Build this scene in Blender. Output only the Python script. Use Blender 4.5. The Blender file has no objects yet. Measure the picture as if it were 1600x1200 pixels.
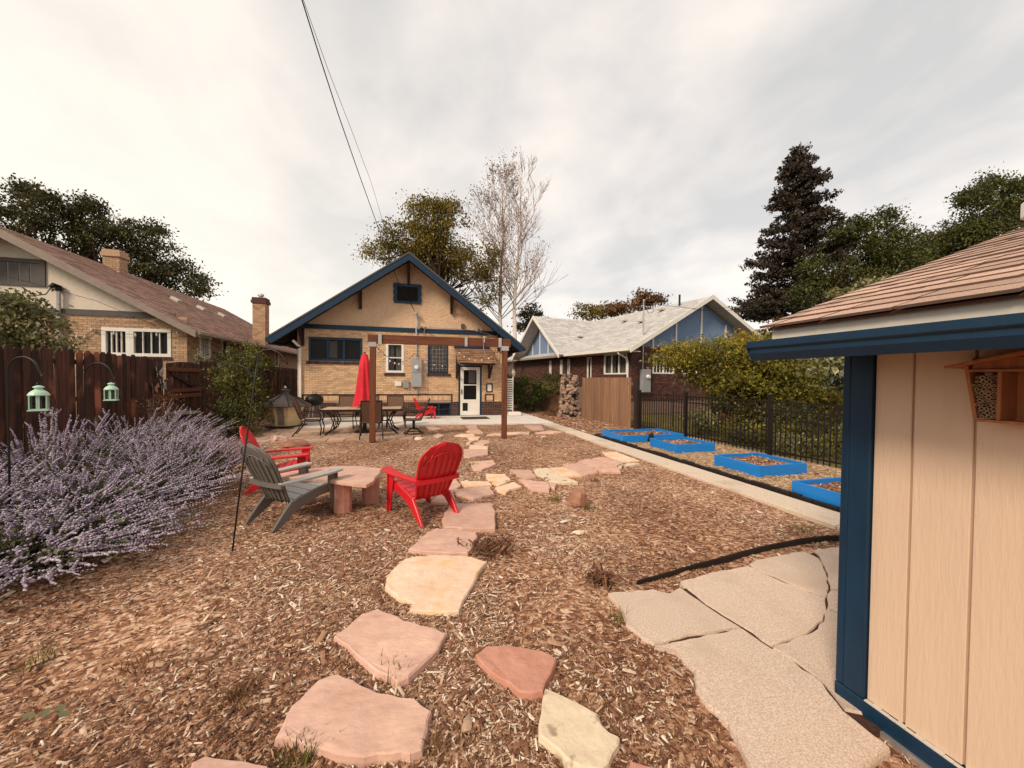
import bpy, math, random
import numpy as np
from mathutils import Vector, Matrix, noise
random.seed(7); rng = np.random.default_rng(7)
S = bpy.context.scene
COL = S.collection
PI = math.pi
# ---------------------------------------------------------------- camera
CH = 1.6
YAW, PITCH, ROLL = map(math.radians, (14.75, 1.2, 0.5))
fw = Vector((math.sin(YAW)*math.cos(PITCH), math.cos(YAW)*math.cos(PITCH), -math.sin(PITCH)))
rt = Vector((math.cos(YAW), -math.sin(YAW), 0)); up = rt.cross(fw)
rt2 = rt*math.cos(ROLL) + up*math.sin(ROLL); up2 = -rt*math.sin(ROLL) + up*math.cos(ROLL)
cd = bpy.data.cameras.new('camera'); cam = bpy.data.objects.new('camera', cd); COL.objects.link(cam)
cam.matrix_world = Matrix(((rt2.x, up2.x, -fw.x, 0), (rt2.y, up2.y, -fw.y, 0), (rt2.z, up2.z, -fw.z, CH), (0, 0, 0, 1)))
cd.sensor_width = 36; cd.lens = 36*600/1600; cd.shift_y = -4.5/1600*-1
cd.clip_start = 0.05; cd.clip_end = 2000
S.camera = cam
# ---------------------------------------------------------------- sky, sun, exposure
SUN_EL, SUN_AZ = math.radians(38), math.radians(-128)      # azimuth from +Y towards +X
w = bpy.data.worlds.new('World'); S.world = w; w.use_nodes = True
nt = w.node_tree; nt.nodes.clear(); N = nt.nodes.new; L = nt.links.new
out = N('ShaderNodeOutputWorld'); mix = N('ShaderNodeMixShader'); mix.inputs[0].default_value = .9
sky = N('ShaderNodeTexSky'); sky.sky_type = 'NISHITA'; sky.sun_disc = False
sky.sun_elevation = SUN_EL; sky.sun_rotation = SUN_AZ
b1 = N('ShaderNodeBackground'); b1.inputs[1].default_value = .1; L(sky.outputs[0], b1.inputs[0])
b2 = N('ShaderNodeBackground'); b2.inputs[1].default_value = .55
tc = N('ShaderNodeTexCoord'); sep = N('ShaderNodeSeparateXYZ'); L(tc.outputs['Generated'], sep.inputs[0])
def mth(op, a, b, cl=False):
    n = N('ShaderNodeMath'); n.operation = op; n.use_clamp = cl
    for i, v in enumerate((a, b)):
        if isinstance(v, (int, float)): n.inputs[i].default_value = v
        else: L(v, n.inputs[i])
    return n.outputs[0]
zz = mth('ADD', mth('MAXIMUM', sep.outputs[2], 0.0), .22)
cmb = N('ShaderNodeCombineXYZ'); L(mth('DIVIDE', sep.outputs[0], zz), cmb.inputs[0]); L(mth('DIVIDE', sep.outputs[1], zz), cmb.inputs[1])
mp = N('ShaderNodeMapping'); mp.inputs['Rotation'].default_value = (0, 0, math.radians(25)); mp.inputs['Scale'].default_value = (1.0, .75, 1); L(cmb.outputs[0], mp.inputs[0])
nz = N('ShaderNodeTexNoise'); nz.inputs['Scale'].default_value = 1.35; nz.inputs['Detail'].default_value = 6; nz.inputs['Roughness'].default_value = .5; nz.inputs['Distortion'].default_value = .5
L(mp.outputs[0], nz.inputs['Vector'])
cr = N('ShaderNodeValToRGB'); e = cr.color_ramp.elements
e[0].position = .40; e[0].color = (.585, .57, .545, 1); e[1].position = .58; e[1].color = (.89, .81, .72, 1)
m_ = cr.color_ramp.elements.new(.5); m_.color = (.75, .695, .645, 1)
nz2 = N('ShaderNodeTexNoise'); nz2.inputs['Scale'].default_value = 4.2; nz2.inputs['Detail'].default_value = 5; nz2.inputs['Distortion'].default_value = .3; L(mp.outputs[0], nz2.inputs['Vector'])
L(mth('ADD', mth('MULTIPLY', nz.outputs[0], .72), mth('MULTIPLY', nz2.outputs[0], .28)), cr.inputs[0])
# the cloud deck thins and glows warm towards the low western (left) horizon where the sun is
dt = N('ShaderNodeVectorMath'); dt.operation = 'DOT_PRODUCT'; L(tc.outputs['Generated'], dt.inputs[0])
dt.inputs[1].default_value = Vector((-.62, .76, .12)).normalized()
gl = mth('POWER', mth('MAXIMUM', dt.outputs['Value'], 0.0), 6.0)
hz = mth('POWER', mth('SUBTRACT', 1.0, mth('MAXIMUM', sep.outputs[2], 0.0)), 4.0)
gf = mth('ADD', mth('MULTIPLY', gl, .62), mth('MULTIPLY', hz, .45), True)
mx = N('ShaderNodeMixRGB'); L(gf, mx.inputs[0]); L(cr.outputs[0], mx.inputs[1]); mx.inputs[2].default_value = (1.0, .905, .76, 1)
L(mx.outputs[0], b2.inputs[0])
L(b1.outputs[0], mix.inputs[1]); L(b2.outputs[0], mix.inputs[2]); L(mix.outputs[0], out.inputs[0])
sd = bpy.data.lights.new('sun', 'SUN'); sd.energy = 1.5; sd.angle = math.radians(14); sd.color = (1, .85, .66)
so = bpy.data.objects.new('sun', sd); COL.objects.link(so)
sv = Vector((math.sin(SUN_AZ)*math.cos(SUN_EL), math.cos(SUN_AZ)*math.cos(SUN_EL), math.sin(SUN_EL)))
so.rotation_euler = sv.to_track_quat('Z', 'Y').to_euler(); so.location = (0, 0, 30)
S.view_settings.view_transform = 'Standard'; S.view_settings.look = 'None'; S.view_settings.gamma = 1
S.view_settings.exposure = 1.15; S.view_settings.use_curve_mapping = False

# ---------------------------------------------------------------- survey helpers: photo points to places on the ground / on a plane
def ray(x, y): return fw + rt2*((x-800)/600) - up2*((y-604.5)/600)
def G(x, y, z=0.0):
    d = ray(x, y); t = (z-CH)/d.z; return Vector((d.x*t, d.y*t, z))
def YP(x, y, Y):
    d = ray(x, y); t = Y/d.y; return Vector((d.x*t, Y, CH+d.z*t))
def XP(x, y, X):
    d = ray(x, y); t = X/d.x; return Vector((X, d.y*t, CH+d.z*t))

# ---------------------------------------------------------------- materials
def srgb(r, g, b):
    f = lambda c: (c/255/12.92) if c/255 <= .04045 else ((c/255+.055)/1.055)**2.4
    return (f(r), f(g), f(b))
def mat(name, col, rough=.75, col2=None, sc=6, amt=.25, stretch=(1, 1, 1), bump=0, bsc=60, bst=None, var=.12, tone=None, metal=0, spec=.35, ramp=None, detail=4, sc2=None, trans=0, contrast=.18):
    """noise-mottled principled material; tone = spread of the per-face 'tone' attribute; var = spread between objects"""
    m = bpy.data.materials.new(name); m.use_nodes = True; t = m.node_tree; n = t.nodes; l = t.links.new
    p = n['Principled BSDF']; p.inputs['Roughness'].default_value = rough; p.inputs['Metallic'].default_value = metal
    p.inputs['Specular IOR Level'].default_value = spec
    tc = n.new('ShaderNodeTexCoord'); oi = n.new('ShaderNodeObjectInfo')
    ad = n.new('ShaderNodeVectorMath'); ad.operation = 'MULTIPLY_ADD'; l(oi.outputs['Random'], ad.inputs[0]); ad.inputs[1].default_value = (37, 19, 53); l(tc.outputs['Object'], ad.inputs[2])
    mp = n.new('ShaderNodeMapping'); mp.inputs['Scale'].default_value = stretch; l(ad.outputs[0], mp.inputs[0])
    nz = n.new('ShaderNodeTexNoise'); nz.inputs['Scale'].default_value = sc; nz.inputs['Detail'].default_value = detail; nz.inputs['Roughness'].default_value = .6; l(mp.outputs[0], nz.inputs[0])
    mr = n.new('ShaderNodeMapRange'); mr.inputs[1].default_value = .5-contrast; mr.inputs[2].default_value = .5+contrast; l(nz.outputs[0], mr.inputs[0])
    c2 = col2 or tuple(c*(1-amt) for c in col)
    if ramp:
        c = n.new('ShaderNodeValToRGB'); els = c.color_ramp.elements
        at = n.new('ShaderNodeAttribute'); at.attribute_name = 'tone'
        while len(els) < len(ramp): els.new(.5)
        for k, (ps, cc) in enumerate(ramp): els[k].position = ps; els[k].color = (*cc, 1)
        l(at.outputs['Fac'], c.inputs[0]); cur = c.outputs[0]
        mm = n.new('ShaderNodeMixRGB'); mm.blend_type = 'MULTIPLY'; mm.inputs[0].default_value = amt
        l(cur, mm.inputs[1]); l(mr.outputs[0], mm.inputs[2]); cur = mm.outputs[0]
    else:
        mm = n.new('ShaderNodeMixRGB'); l(mr.outputs[0], mm.inputs[0]); mm.inputs[1].default_value = (*col, 1); mm.inputs[2].default_value = (*c2, 1); cur = mm.outputs[0]
        if sc2:
            n2 = n.new('ShaderNodeTexNoise'); n2.inputs['Scale'].default_value = sc2[0]; n2.inputs['Detail'].default_value = 3; l(ad.outputs[0], n2.inputs[0])
            m2 = n.new('ShaderNodeMapRange'); m2.inputs[1].default_value = sc2[1]; m2.inputs[2].default_value = sc2[2]; l(n2.outputs[0], m2.inputs[0])
            mm2 = n.new('ShaderNodeMixRGB'); l(m2.outputs[0], mm2.inputs[0]); l(cur, mm2.inputs[1]); mm2.inputs[2].default_value = (*sc2[3], 1); cur = mm2.outputs[0]
    val = None
    if var:
        a = n.new('ShaderNodeMapRange'); a.inputs[3].default_value = 1-var; a.inputs[4].default_value = 1+var; l(oi.outputs['Random'], a.inputs[0]); val = a.outputs[0]
    if tone and not ramp:
        at = n.new('ShaderNodeAttribute'); at.attribute_name = 'tone'
        a = n.new('ShaderNodeMapRange'); a.inputs[3].default_value = 1-tone; a.inputs[4].default_value = 1+tone; l(at.outputs['Fac'], a.inputs[0])
        if val:
            q = n.new('ShaderNodeMath'); q.operation = 'MULTIPLY'; l(val, q.inputs[0]); l(a.outputs[0], q.inputs[1]); val = q.outputs[0]
        else: val = a.outputs[0]
    if val:
        h = n.new('ShaderNodeHueSaturation'); l(val, h.inputs['Value']); l(cur, h.inputs['Color']); cur = h.outputs[0]
    l(cur, p.inputs['Base Color'])
    if bump:
        mb = n.new('ShaderNodeMapping'); mb.inputs['Scale'].default_value = bst or stretch; l(ad.outputs[0], mb.inputs[0])
        nb = n.new('ShaderNodeTexNoise'); nb.inputs['Scale'].default_value = bsc; nb.inputs['Detail'].default_value = 5; l(mb.outputs[0], nb.inputs[0])
        bp = n.new('ShaderNodeBump'); bp.inputs['Strength'].default_value = min(1, bump*2); bp.inputs['Distance'].default_value = .02*bump; l(nb.outputs[0], bp.inputs['Height']); l(bp.outputs[0], p.inputs['Normal'])
    if trans:
        tr = n.new('ShaderNodeBsdfTranslucent'); l(cur, tr.inputs[0]); ms = n.new('ShaderNodeMixShader'); ms.inputs[0].default_value = trans
        l(p.outputs[0], ms.inputs[1]); l(tr.outputs[0], ms.inputs[2]); l(ms.outputs[0], n['Material Output'].inputs[0])
    return m
def glass_mat(name, col=(.02, .018, .018), alpha=.38):
    m = bpy.data.materials.new(name); m.use_nodes = True; t = m.node_tree; n = t.nodes; l = t.links.new
    p = n['Principled BSDF']; p.inputs['Base Color'].default_value = (*col, 1); p.inputs['Roughness'].default_value = .05; p.inputs['Specular IOR Level'].default_value = .22
    tr = n.new('ShaderNodeBsdfTransparent'); ms = n.new('ShaderNodeMixShader'); ms.inputs[0].default_value = alpha
    l(tr.outputs[0], ms.inputs[1]); l(p.outputs[0], ms.inputs[2]); l(ms.outputs[0], n['Material Output'].inputs[0]); return m

M = {}
M['blue'] = mat('blue_paint', (.004, .029, .066), .45, amt=.25, sc=9, bump=.15, bsc=90, var=0, stretch=(1, 1, .3))
M['bedblue'] = mat('bright_blue_paint', (.012, .20, .60), .42, amt=.12, sc=5, bump=.12, bsc=40, var=.04, stretch=(.3, .3, 2))
M['tanbrick'] = mat('tan_brick', (.70, .455, .27), .85, amt=.18, sc=30, tone=.2, bump=.5, bsc=120, var=0)
M['tanbrick2'] = mat('buff_brick', (.50, .32, .20), .85, amt=.2, sc=30, tone=.25, bump=.5, bsc=120, var=0)
M['mortar'] = mat('tan_mortar', (.44, .28, .17), .9, amt=.2, sc=8, bump=.3)
M['darkbrick'] = mat('dark_brown_brick', (.085, .04, .03), .8, amt=.3, sc=20, tone=.45, bump=.5, bsc=100, var=0)
M['palemortar'] = mat('pale_mortar', (.38, .27, .2), .9, amt=.2)
M['redbrick'] = mat('dark_red_brick', (.105, .04, .03), .8, amt=.3, sc=20, tone=.45, bump=.4, bsc=100, var=0)
M['redmortar'] = mat('grey_mortar', (.2, .13, .1), .9, amt=.2)
M['stucco'] = mat('tan_stucco', (.68, .46, .30), .9, amt=.12, sc=5, bump=1.6, bsc=8, bst=(1, 1, 1.6), var=0)
M['whitestucco'] = mat('off_white_stucco', (.72, .62, .52), .9, amt=.12, sc=8, bump=.5, bsc=25, var=0)
M['bluestucco'] = mat('blue_stucco', (.18, .26, .42), .85, amt=.15, sc=6, bump=.3, bsc=20, var=0)
M['white'] = mat('white_paint', (.78, .73, .66), .5, amt=.1, sc=4, var=.03)
M['offwhite'] = mat('off_white_paint', (.6, .54, .47), .6, amt=.15, sc=5, var=.03, bump=.1)
M['greytrim'] = mat('grey_trim_paint', (.1, .085, .075), .6, amt=.2, var=.05)
M['tan_trim'] = mat('taupe_trim_paint', (.26, .2, .16), .6, amt=.2, var=.05)
M['darkwood'] = mat('dark_eave_wood', (.035, .018, .014), .8, amt=.3, sc=10)
M['soffit'] = mat('unpainted_soffit_board', (.12, .045, .025), .8, amt=.4, sc=6, stretch=(1, .2, 1), bump=.2)
M['glass'] = glass_mat('window_glass')
M['darkroom'] = mat('dark_interior', (.012, .009, .008), .9, amt=.2, var=0)
M['curtain'] = mat('curtain_cloth', (.62, .57, .52), .9, amt=.2, sc=3, stretch=(6, 6, .4))
M['metalgrey'] = mat('grey_painted_metal', (.33, .33, .34), .45, amt=.1, metal=.2, sc=4)
M['galv'] = mat('galvanised_metal', (.55, .52, .5), .35, amt=.15, metal=.7, sc=10)
M['black'] = mat('black_metal', (.018, .014, .013), .4, amt=.2, var=.05, metal=.2)
M['iron'] = mat('wrought_black_iron', (.013, .009, .008), .45, amt=.3, var=.1)
M['brownmetal'] = mat('bronze_metal', (.035, .022, .018), .4, amt=.2, var=.05, metal=.4)
M['wire'] = mat('black_cable', (.02, .018, .018), .6, amt=.1, var=0)
M['conc'] = mat('patio_concrete', (.68, .62, .56), .85, amt=.14, sc=3, bump=.25, bsc=120, sc2=(1.2, .5, .75, (.55, .47, .40)))
M['slab'] = mat('old_aggregate_concrete', (.70, .56, .455), .9, col2=(.46, .335, .25), sc=130, contrast=.13, bump=.25, bsc=200, detail=4, sc2=(2.4, .50, .85, (.46, .345, .265)), var=.06)
M['walk'] = mat('walk_concrete', (.68, .56, .45), .9, col2=(.52, .41, .31), sc=45, bump=.35, bsc=120, var=.05, sc2=(2, .55, .75, (.4, .3, .22)))
M['pink'] = mat('pink_sandstone', (.62, .395, .31), .85, col2=(.52, .31, .235), sc=7, bump=.8, bsc=9, detail=8, bst=(1, 1.6, 1), sc2=(4, .54, .72, (.66, .43, .32)), var=.08)
M['red'] = mat('red_sandstone', (.56, .28, .20), .85, col2=(.45, .205, .145), sc=9, bump=.7, bsc=14, detail=7, var=.1)
M['buff'] = mat('buff_sandstone', (.74, .57, .43), .85, col2=(.66, .45, .31), sc=5, bump=.8, bsc=10, detail=8, sc2=(3.5, .52, .66, (.70, .42, .21)), var=.06)
M['cream'] = mat('cream_limestone', (.70, .58, .42), .88, col2=(.62, .49, .34), sc=8, bump=.8, bsc=12, detail=8, sc2=(7, .58, .66, (.2, .12, .08)), var=.03)
M['paver'] = mat('terracotta_paver', (.50, .33, .235), .88, col2=(.38, .24, .165), sc=7, bump=.4, bsc=40, var=.14)
M['fence'] = mat('weathered_stained_cedar', (.095, .034, .02), .78, col2=(.022, .010, .008), sc=7, stretch=(2.5, 2.5, .22), bump=.6, bsc=28, bst=(2, 2, .12), var=.55, contrast=.22, sc2=(1.6, .55, .7, (.27, .10, .05)))
M['fencetop'] = mat('fence_rail_wood', (.05, .018, .011), .8, amt=.4, sc=8, stretch=(1, .2, 1), var=.2)
M['cedar'] = mat('new_cedar_board', (.34, .195, .115), .8, col2=(.17, .085, .048), sc=6, stretch=(3, 3, .15), bump=.4, bsc=30, bst=(2, 2, .1), var=.2, contrast=.22)
M['pergola'] = mat('red_stained_timber', (.19, .06, .024), .6, col2=(.10, .028, .012), sc=6, stretch=(.25, 3, 3), bump=.2, bsc=20, var=.1)
M['pergolapost'] = mat('red_stained_post', (.19, .06, .024), .6, col2=(.10, .03, .014), sc=6, stretch=(3, 3, .25), bump=.2, bsc=20, var=.1)
M['shed'] = mat('shed_siding_paint', (.62, .455, .33), .62, amt=.04, sc=3, stretch=(1, 4, .5), bump=.26, bsc=26, bst=(1, 3.2, .42), var=.02)
M['shingle'] = mat('brown_shingle', (.66, .45, .345), .95, col2=(.28, .16, .115), sc=260, contrast=.2, detail=2, bump=.3, bsc=420, var=.22)
M['shingleedge'] = mat('shingle_cut_edge', (.14, .085, .065), .95, amt=.2)  # dark asphalt cut edge, which also paints the shadow line under each course
M['shinglefar'] = mat('brown_roof_shingle', (.31, .175, .13), .95, amt=.4, sc=9, tone=.28, bump=.4, bsc=60, var=0)
M['shinglegrey'] = mat('light_grey_shingle', (.56, .535, .515), .95, amt=.3, sc=12, tone=.16, bump=.4, bsc=60, var=0)
M['shinglecan'] = mat('tan_canopy_shingle', (.36, .2, .12), .95, amt=.35, sc=30, tone=.25, bump=.4, bsc=80, var=.1)
M['redplastic'] = mat('red_plastic', (.60, .012, .02), .38, amt=.12, sc=4, var=.03, spec=.5)
M['greyplastic'] = mat('grey_plastic', (.14, .125, .11), .5, amt=.12, sc=4, var=0)  # back and legs of the grey chair, shade put into the colour
M['greyplastic2'] = mat('pale_grey_plastic', (.40, .375, .35), .5, amt=.1, sc=4, var=0)  # same plastic on seat and arms, paler to paint the light on top
M['redcloth'] = mat('red_umbrella_cloth', (.62, .02, .035), .8, amt=.15, sc=5, var=0)
M['mint'] = mat('mint_enamel', (.42, .62, .47), .4, amt=.1, sc=8, var=.03)
M['amber'] = mat('amber_panel', (.80, .64, .38), .5, col2=(.70, .50, .24), sc=5, var=0)
M['pagoda'] = mat('weathered_roof_metal', (.13, .10, .09), .5, amt=.3, sc=6, metal=.2)
M['sling'] = mat('brown_sling_cloth', (.16, .085, .055), .85, amt=.2, sc=30)
M['tabletile'] = mat('stone_tile', (.55, .38, .25), .5, amt=.25, sc=9, var=.08)
M['mat'] = mat('rubber_doormat', (.055, .038, .032), .9, amt=.3, sc=30, bump=.3)
M['edging'] = mat('black_plastic_edging', (.018, .012, .01), .6, amt=.3, sc=9)
M['beehouse'] = mat('orange_cedar', (.40, .15, .055), .65, col2=(.25, .085, .03), sc=8, stretch=(1, 3, .3), bump=.2, bsc=40, var=.15)
M['bamboo'] = mat('bamboo_tube', (.33, .2, .11), .7, amt=.4, sc=30, tone=.5)
M['bark'] = mat('brown_bark', (.07, .04, .028), .9, amt=.4, sc=10, stretch=(1, 1, .2), bump=.5, bsc=25)
M['birch'] = mat('pale_birch_bark', (.74, .63, .55), .8, col2=(.55, .43, .36), sc=5, stretch=(1, 1, 3), bump=.2, bsc=20, sc2=(2.4, .62, .66, (.06, .04, .035)))
M['twig'] = mat('bare_twig_bark', (.36, .25, .2), .85, amt=.3, sc=6)
M['rock'] = mat('tan_boulder', (.38, .19, .12), .9, col2=(.25, .11, .07), sc=9, bump=.9, bsc=16, var=.1)
M['pillarstone'] = mat('pillar_stone', (.46, .32, .25), .9, col2=(.2, .12, .085), sc=14, bump=.9, bsc=30, var=.45)
def leafmat(name, dark, mid, light, trans=.25, hot=None):
    r = [(0, dark), (.55, mid), (1, light)] if not hot else [(0, dark), (.45, mid), (.8, light), (1, hot)]
    return mat(name, mid, .6, ramp=r, amt=.35, sc=2.5, var=0, trans=trans, spec=.25)
M['leaf_elm'] = leafmat('dark_elm_leaf', (0.02587, 0.02372, 0.008625), (0.07547, 0.069, 0.02156), (0.1833, 0.1552, 0.04312))
M['leaf_maple'] = leafmat('olive_maple_leaf', (0.07875, 0.06125, 0.0105), (0.2275, 0.1715, 0.0315), (0.455, 0.3325, 0.06125))
M['leaf_dark'] = leafmat('dark_green_leaf', (0.02808, 0.03042, 0.00936), (0.0936, 0.09828, 0.02574), (0.234, 0.2222, 0.05616))
M['leaf_spruce'] = leafmat('spruce_needle', (0.0276, 0.01932, 0.0138), (0.06624, 0.04692, 0.03036), (0.138, 0.09936, 0.06624), .1)
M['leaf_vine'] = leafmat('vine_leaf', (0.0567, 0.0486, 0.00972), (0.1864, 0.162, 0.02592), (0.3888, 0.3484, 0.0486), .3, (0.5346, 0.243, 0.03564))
M['leaf_bush'] = leafmat('bush_leaf', (0.039, 0.0416, 0.0091), (0.13, 0.13, 0.026), (0.299, 0.273, 0.065))
M['leaf_pale'] = leafmat('pale_blossom_leaf', (.08, .08, .03), (.25, .235, .09), (.5, .46, .27))
M['leaf_juniper'] = leafmat('juniper_leaf', (0.02184, 0.02808, 0.00624), (0.0702, 0.0936, 0.0156), (0.2496, 0.2652, 0.0312))
M['leaf_ivy'] = leafmat('ivy_leaf', (0.0208, 0.026, 0.0078), (0.078, 0.091, 0.0221), (0.26, 0.286, 0.104))
M['leaf_dry'] = leafmat('dry_leaf', (.07, .03, .012), (.2, .09, .035), (.38, .22, .10))
M['leaf_yellow'] = leafmat('yellow_flower_leaf', (.05, .05, .01), (.16, .145, .03), (.48, .38, .07))
M['sage_leaf'] = leafmat('sage_leaf', (.05, .05, .024), (.13, .125, .06), (.24, .23, .12))
M['sage_flower'] = mat('sage_flower', (.3, .25, .42), .8, ramp=[(0, (.26, .18, .26)), (.4, (.48, .39, .50)), (.8, (.68, .59, .70)), (1, (.84, .78, .84))], amt=.2, sc=3, var=0, trans=.2)
M['chip'] = mat('wood_chip', (.3, .15, .08), .85, ramp=[(0, (.065, .025, .013)), (.3, (.19, .080, .041)), (.6, (.37, .19, .105)), (.85, (.58, .38, .25)), (1, (.82, .69, .54))], amt=.3, sc=60, var=0)
M['straw'] = mat('straw_chip', (.3, .15, .08), .85, ramp=[(0, (.16, .085, .04)), (.5, (.42, .27, .15)), (1, (.66, .5, .34))], amt=.3, sc=60, var=0)
M['crackdirt'] = mat('crack_dirt', (.07, .03, .018), .95, amt=.4, sc=40, bump=.5)
M['soil'] = mat('bed_soil', (.10, .045, .025), .95, col2=(.22, .11, .06), sc=40, bump=.8, bsc=60)

def ground_mat(name, cols, sc, bump=1.0, macro=(.9, .8)):
    m = bpy.data.materials.new(name); m.use_nodes = True; t = m.node_tree; n = t.nodes; l = t.links.new
    p = n['Principled BSDF']; p.inputs['Roughness'].default_value = .92; p.inputs['Specular IOR Level'].default_value = .2
    tc = n.new('ShaderNodeTexCoord')
    dn = n.new('ShaderNodeTexNoise'); dn.inputs['Scale'].default_value = 6; l(tc.outputs['Object'], dn.inputs[0])
    mx = n.new('ShaderNodeMixRGB'); mx.inputs[0].default_value = .12; l(tc.outputs['Object'], mx.inputs[1]); l(dn.outputs['Color'], mx.inputs[2])
    mp = n.new('ShaderNodeMapping'); mp.inputs['Rotation'].default_value = (0, 0, .5); mp.inputs['Scale'].default_value = (sc*.75, sc*1.35, sc); l(mx.outputs[0], mp.inputs[0])
    vo = n.new('ShaderNodeTexVoronoi'); vo.inputs['Scale'].default_value = 1; l(mp.outputs[0], vo.inputs[0])
    mp2 = n.new('ShaderNodeMapping'); mp2.inputs['Rotation'].default_value = (0, 0, -.7); mp2.inputs['Scale'].default_value = (sc*1.6, sc*.8, sc); l(mx.outputs[0], mp2.inputs[0])
    vo2 = n.new('ShaderNodeTexVoronoi'); vo2.inputs['Scale'].default_value = 1; l(mp2.outputs[0], vo2.inputs[0])
    sA = n.new('ShaderNodeSeparateXYZ'); l(vo.outputs['Color'], sA.inputs[0]); sB = n.new('ShaderNodeSeparateXYZ'); l(vo2.outputs['Color'], sB.inputs[0])
    av = n.new('ShaderNodeMath'); av.operation = 'MULTIPLY_ADD'; l(sA.outputs[0], av.inputs[0]); av.inputs[1].default_value = .6
    hb = n.new('ShaderNodeMath'); hb.operation = 'MULTIPLY'; l(sB.outputs[1], hb.inputs[0]); hb.inputs[1].default_value = .4; l(hb.outputs[0], av.inputs[2])
    ma = n.new('ShaderNodeTexNoise'); ma.inputs['Scale'].default_value = macro[0]; ma.inputs['Detail'].default_value = 5; l(tc.outputs['Object'], ma.inputs[0])
    ms = n.new('ShaderNodeMath'); ms.operation = 'MULTIPLY_ADD'; l(ma.outputs[0], ms.inputs[0]); ms.inputs[1].default_value = macro[1]; l(av.outputs[0], ms.inputs[2])
    mo = n.new('ShaderNodeMath'); mo.operation = 'SUBTRACT'; l(ms.outputs[0], mo.inputs[0]); mo.inputs[1].default_value = macro[1]*.5
    cr = n.new('ShaderNodeValToRGB'); els = cr.color_ramp.elements
    while len(els) < len(cols): els.new(.5)
    for k, (ps, c) in enumerate(cols): els[k].position = ps; els[k].color = (*c, 1)
    l(mo.outputs[0], cr.inputs[0]); l(cr.outputs[0], p.inputs['Base Color'])
    b = n.new('ShaderNodeBump'); b.inputs['Strength'].default_value = bump; b.inputs['Distance'].default_value = .012; l(av.outputs[0], b.inputs['Height']); l(b.outputs[0], p.inputs['Normal'])
    return m
M['mulch'] = ground_mat('mulch_ground', [(0, (.07, .027, .015)), (.25, (.18, .078, .041)), (.5, (.34, .17, .095)), (.75, (.54, .33, .21)), (1, (.75, .56, .41))], 40, 1)
M['strawground'] = ground_mat('straw_ground', [(0, (.2, .11, .055)), (.5, (.42, .26, .15)), (1, (.62, .45, .3))], 30, .8)
M['dirt'] = ground_mat('grassy_earth', [(0, (.035, .032, .012)), (.5, (.075, .062, .02)), (1, (.15, .11, .05))], 8, 1, (.15, .8))
M['greenground'] = ground_mat('weedy_ground', [(0, (.04, .03, .012)), (.5, (.11, .09, .03)), (1, (.22, .16, .06))], 14, 1, (.8, .6))

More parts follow.
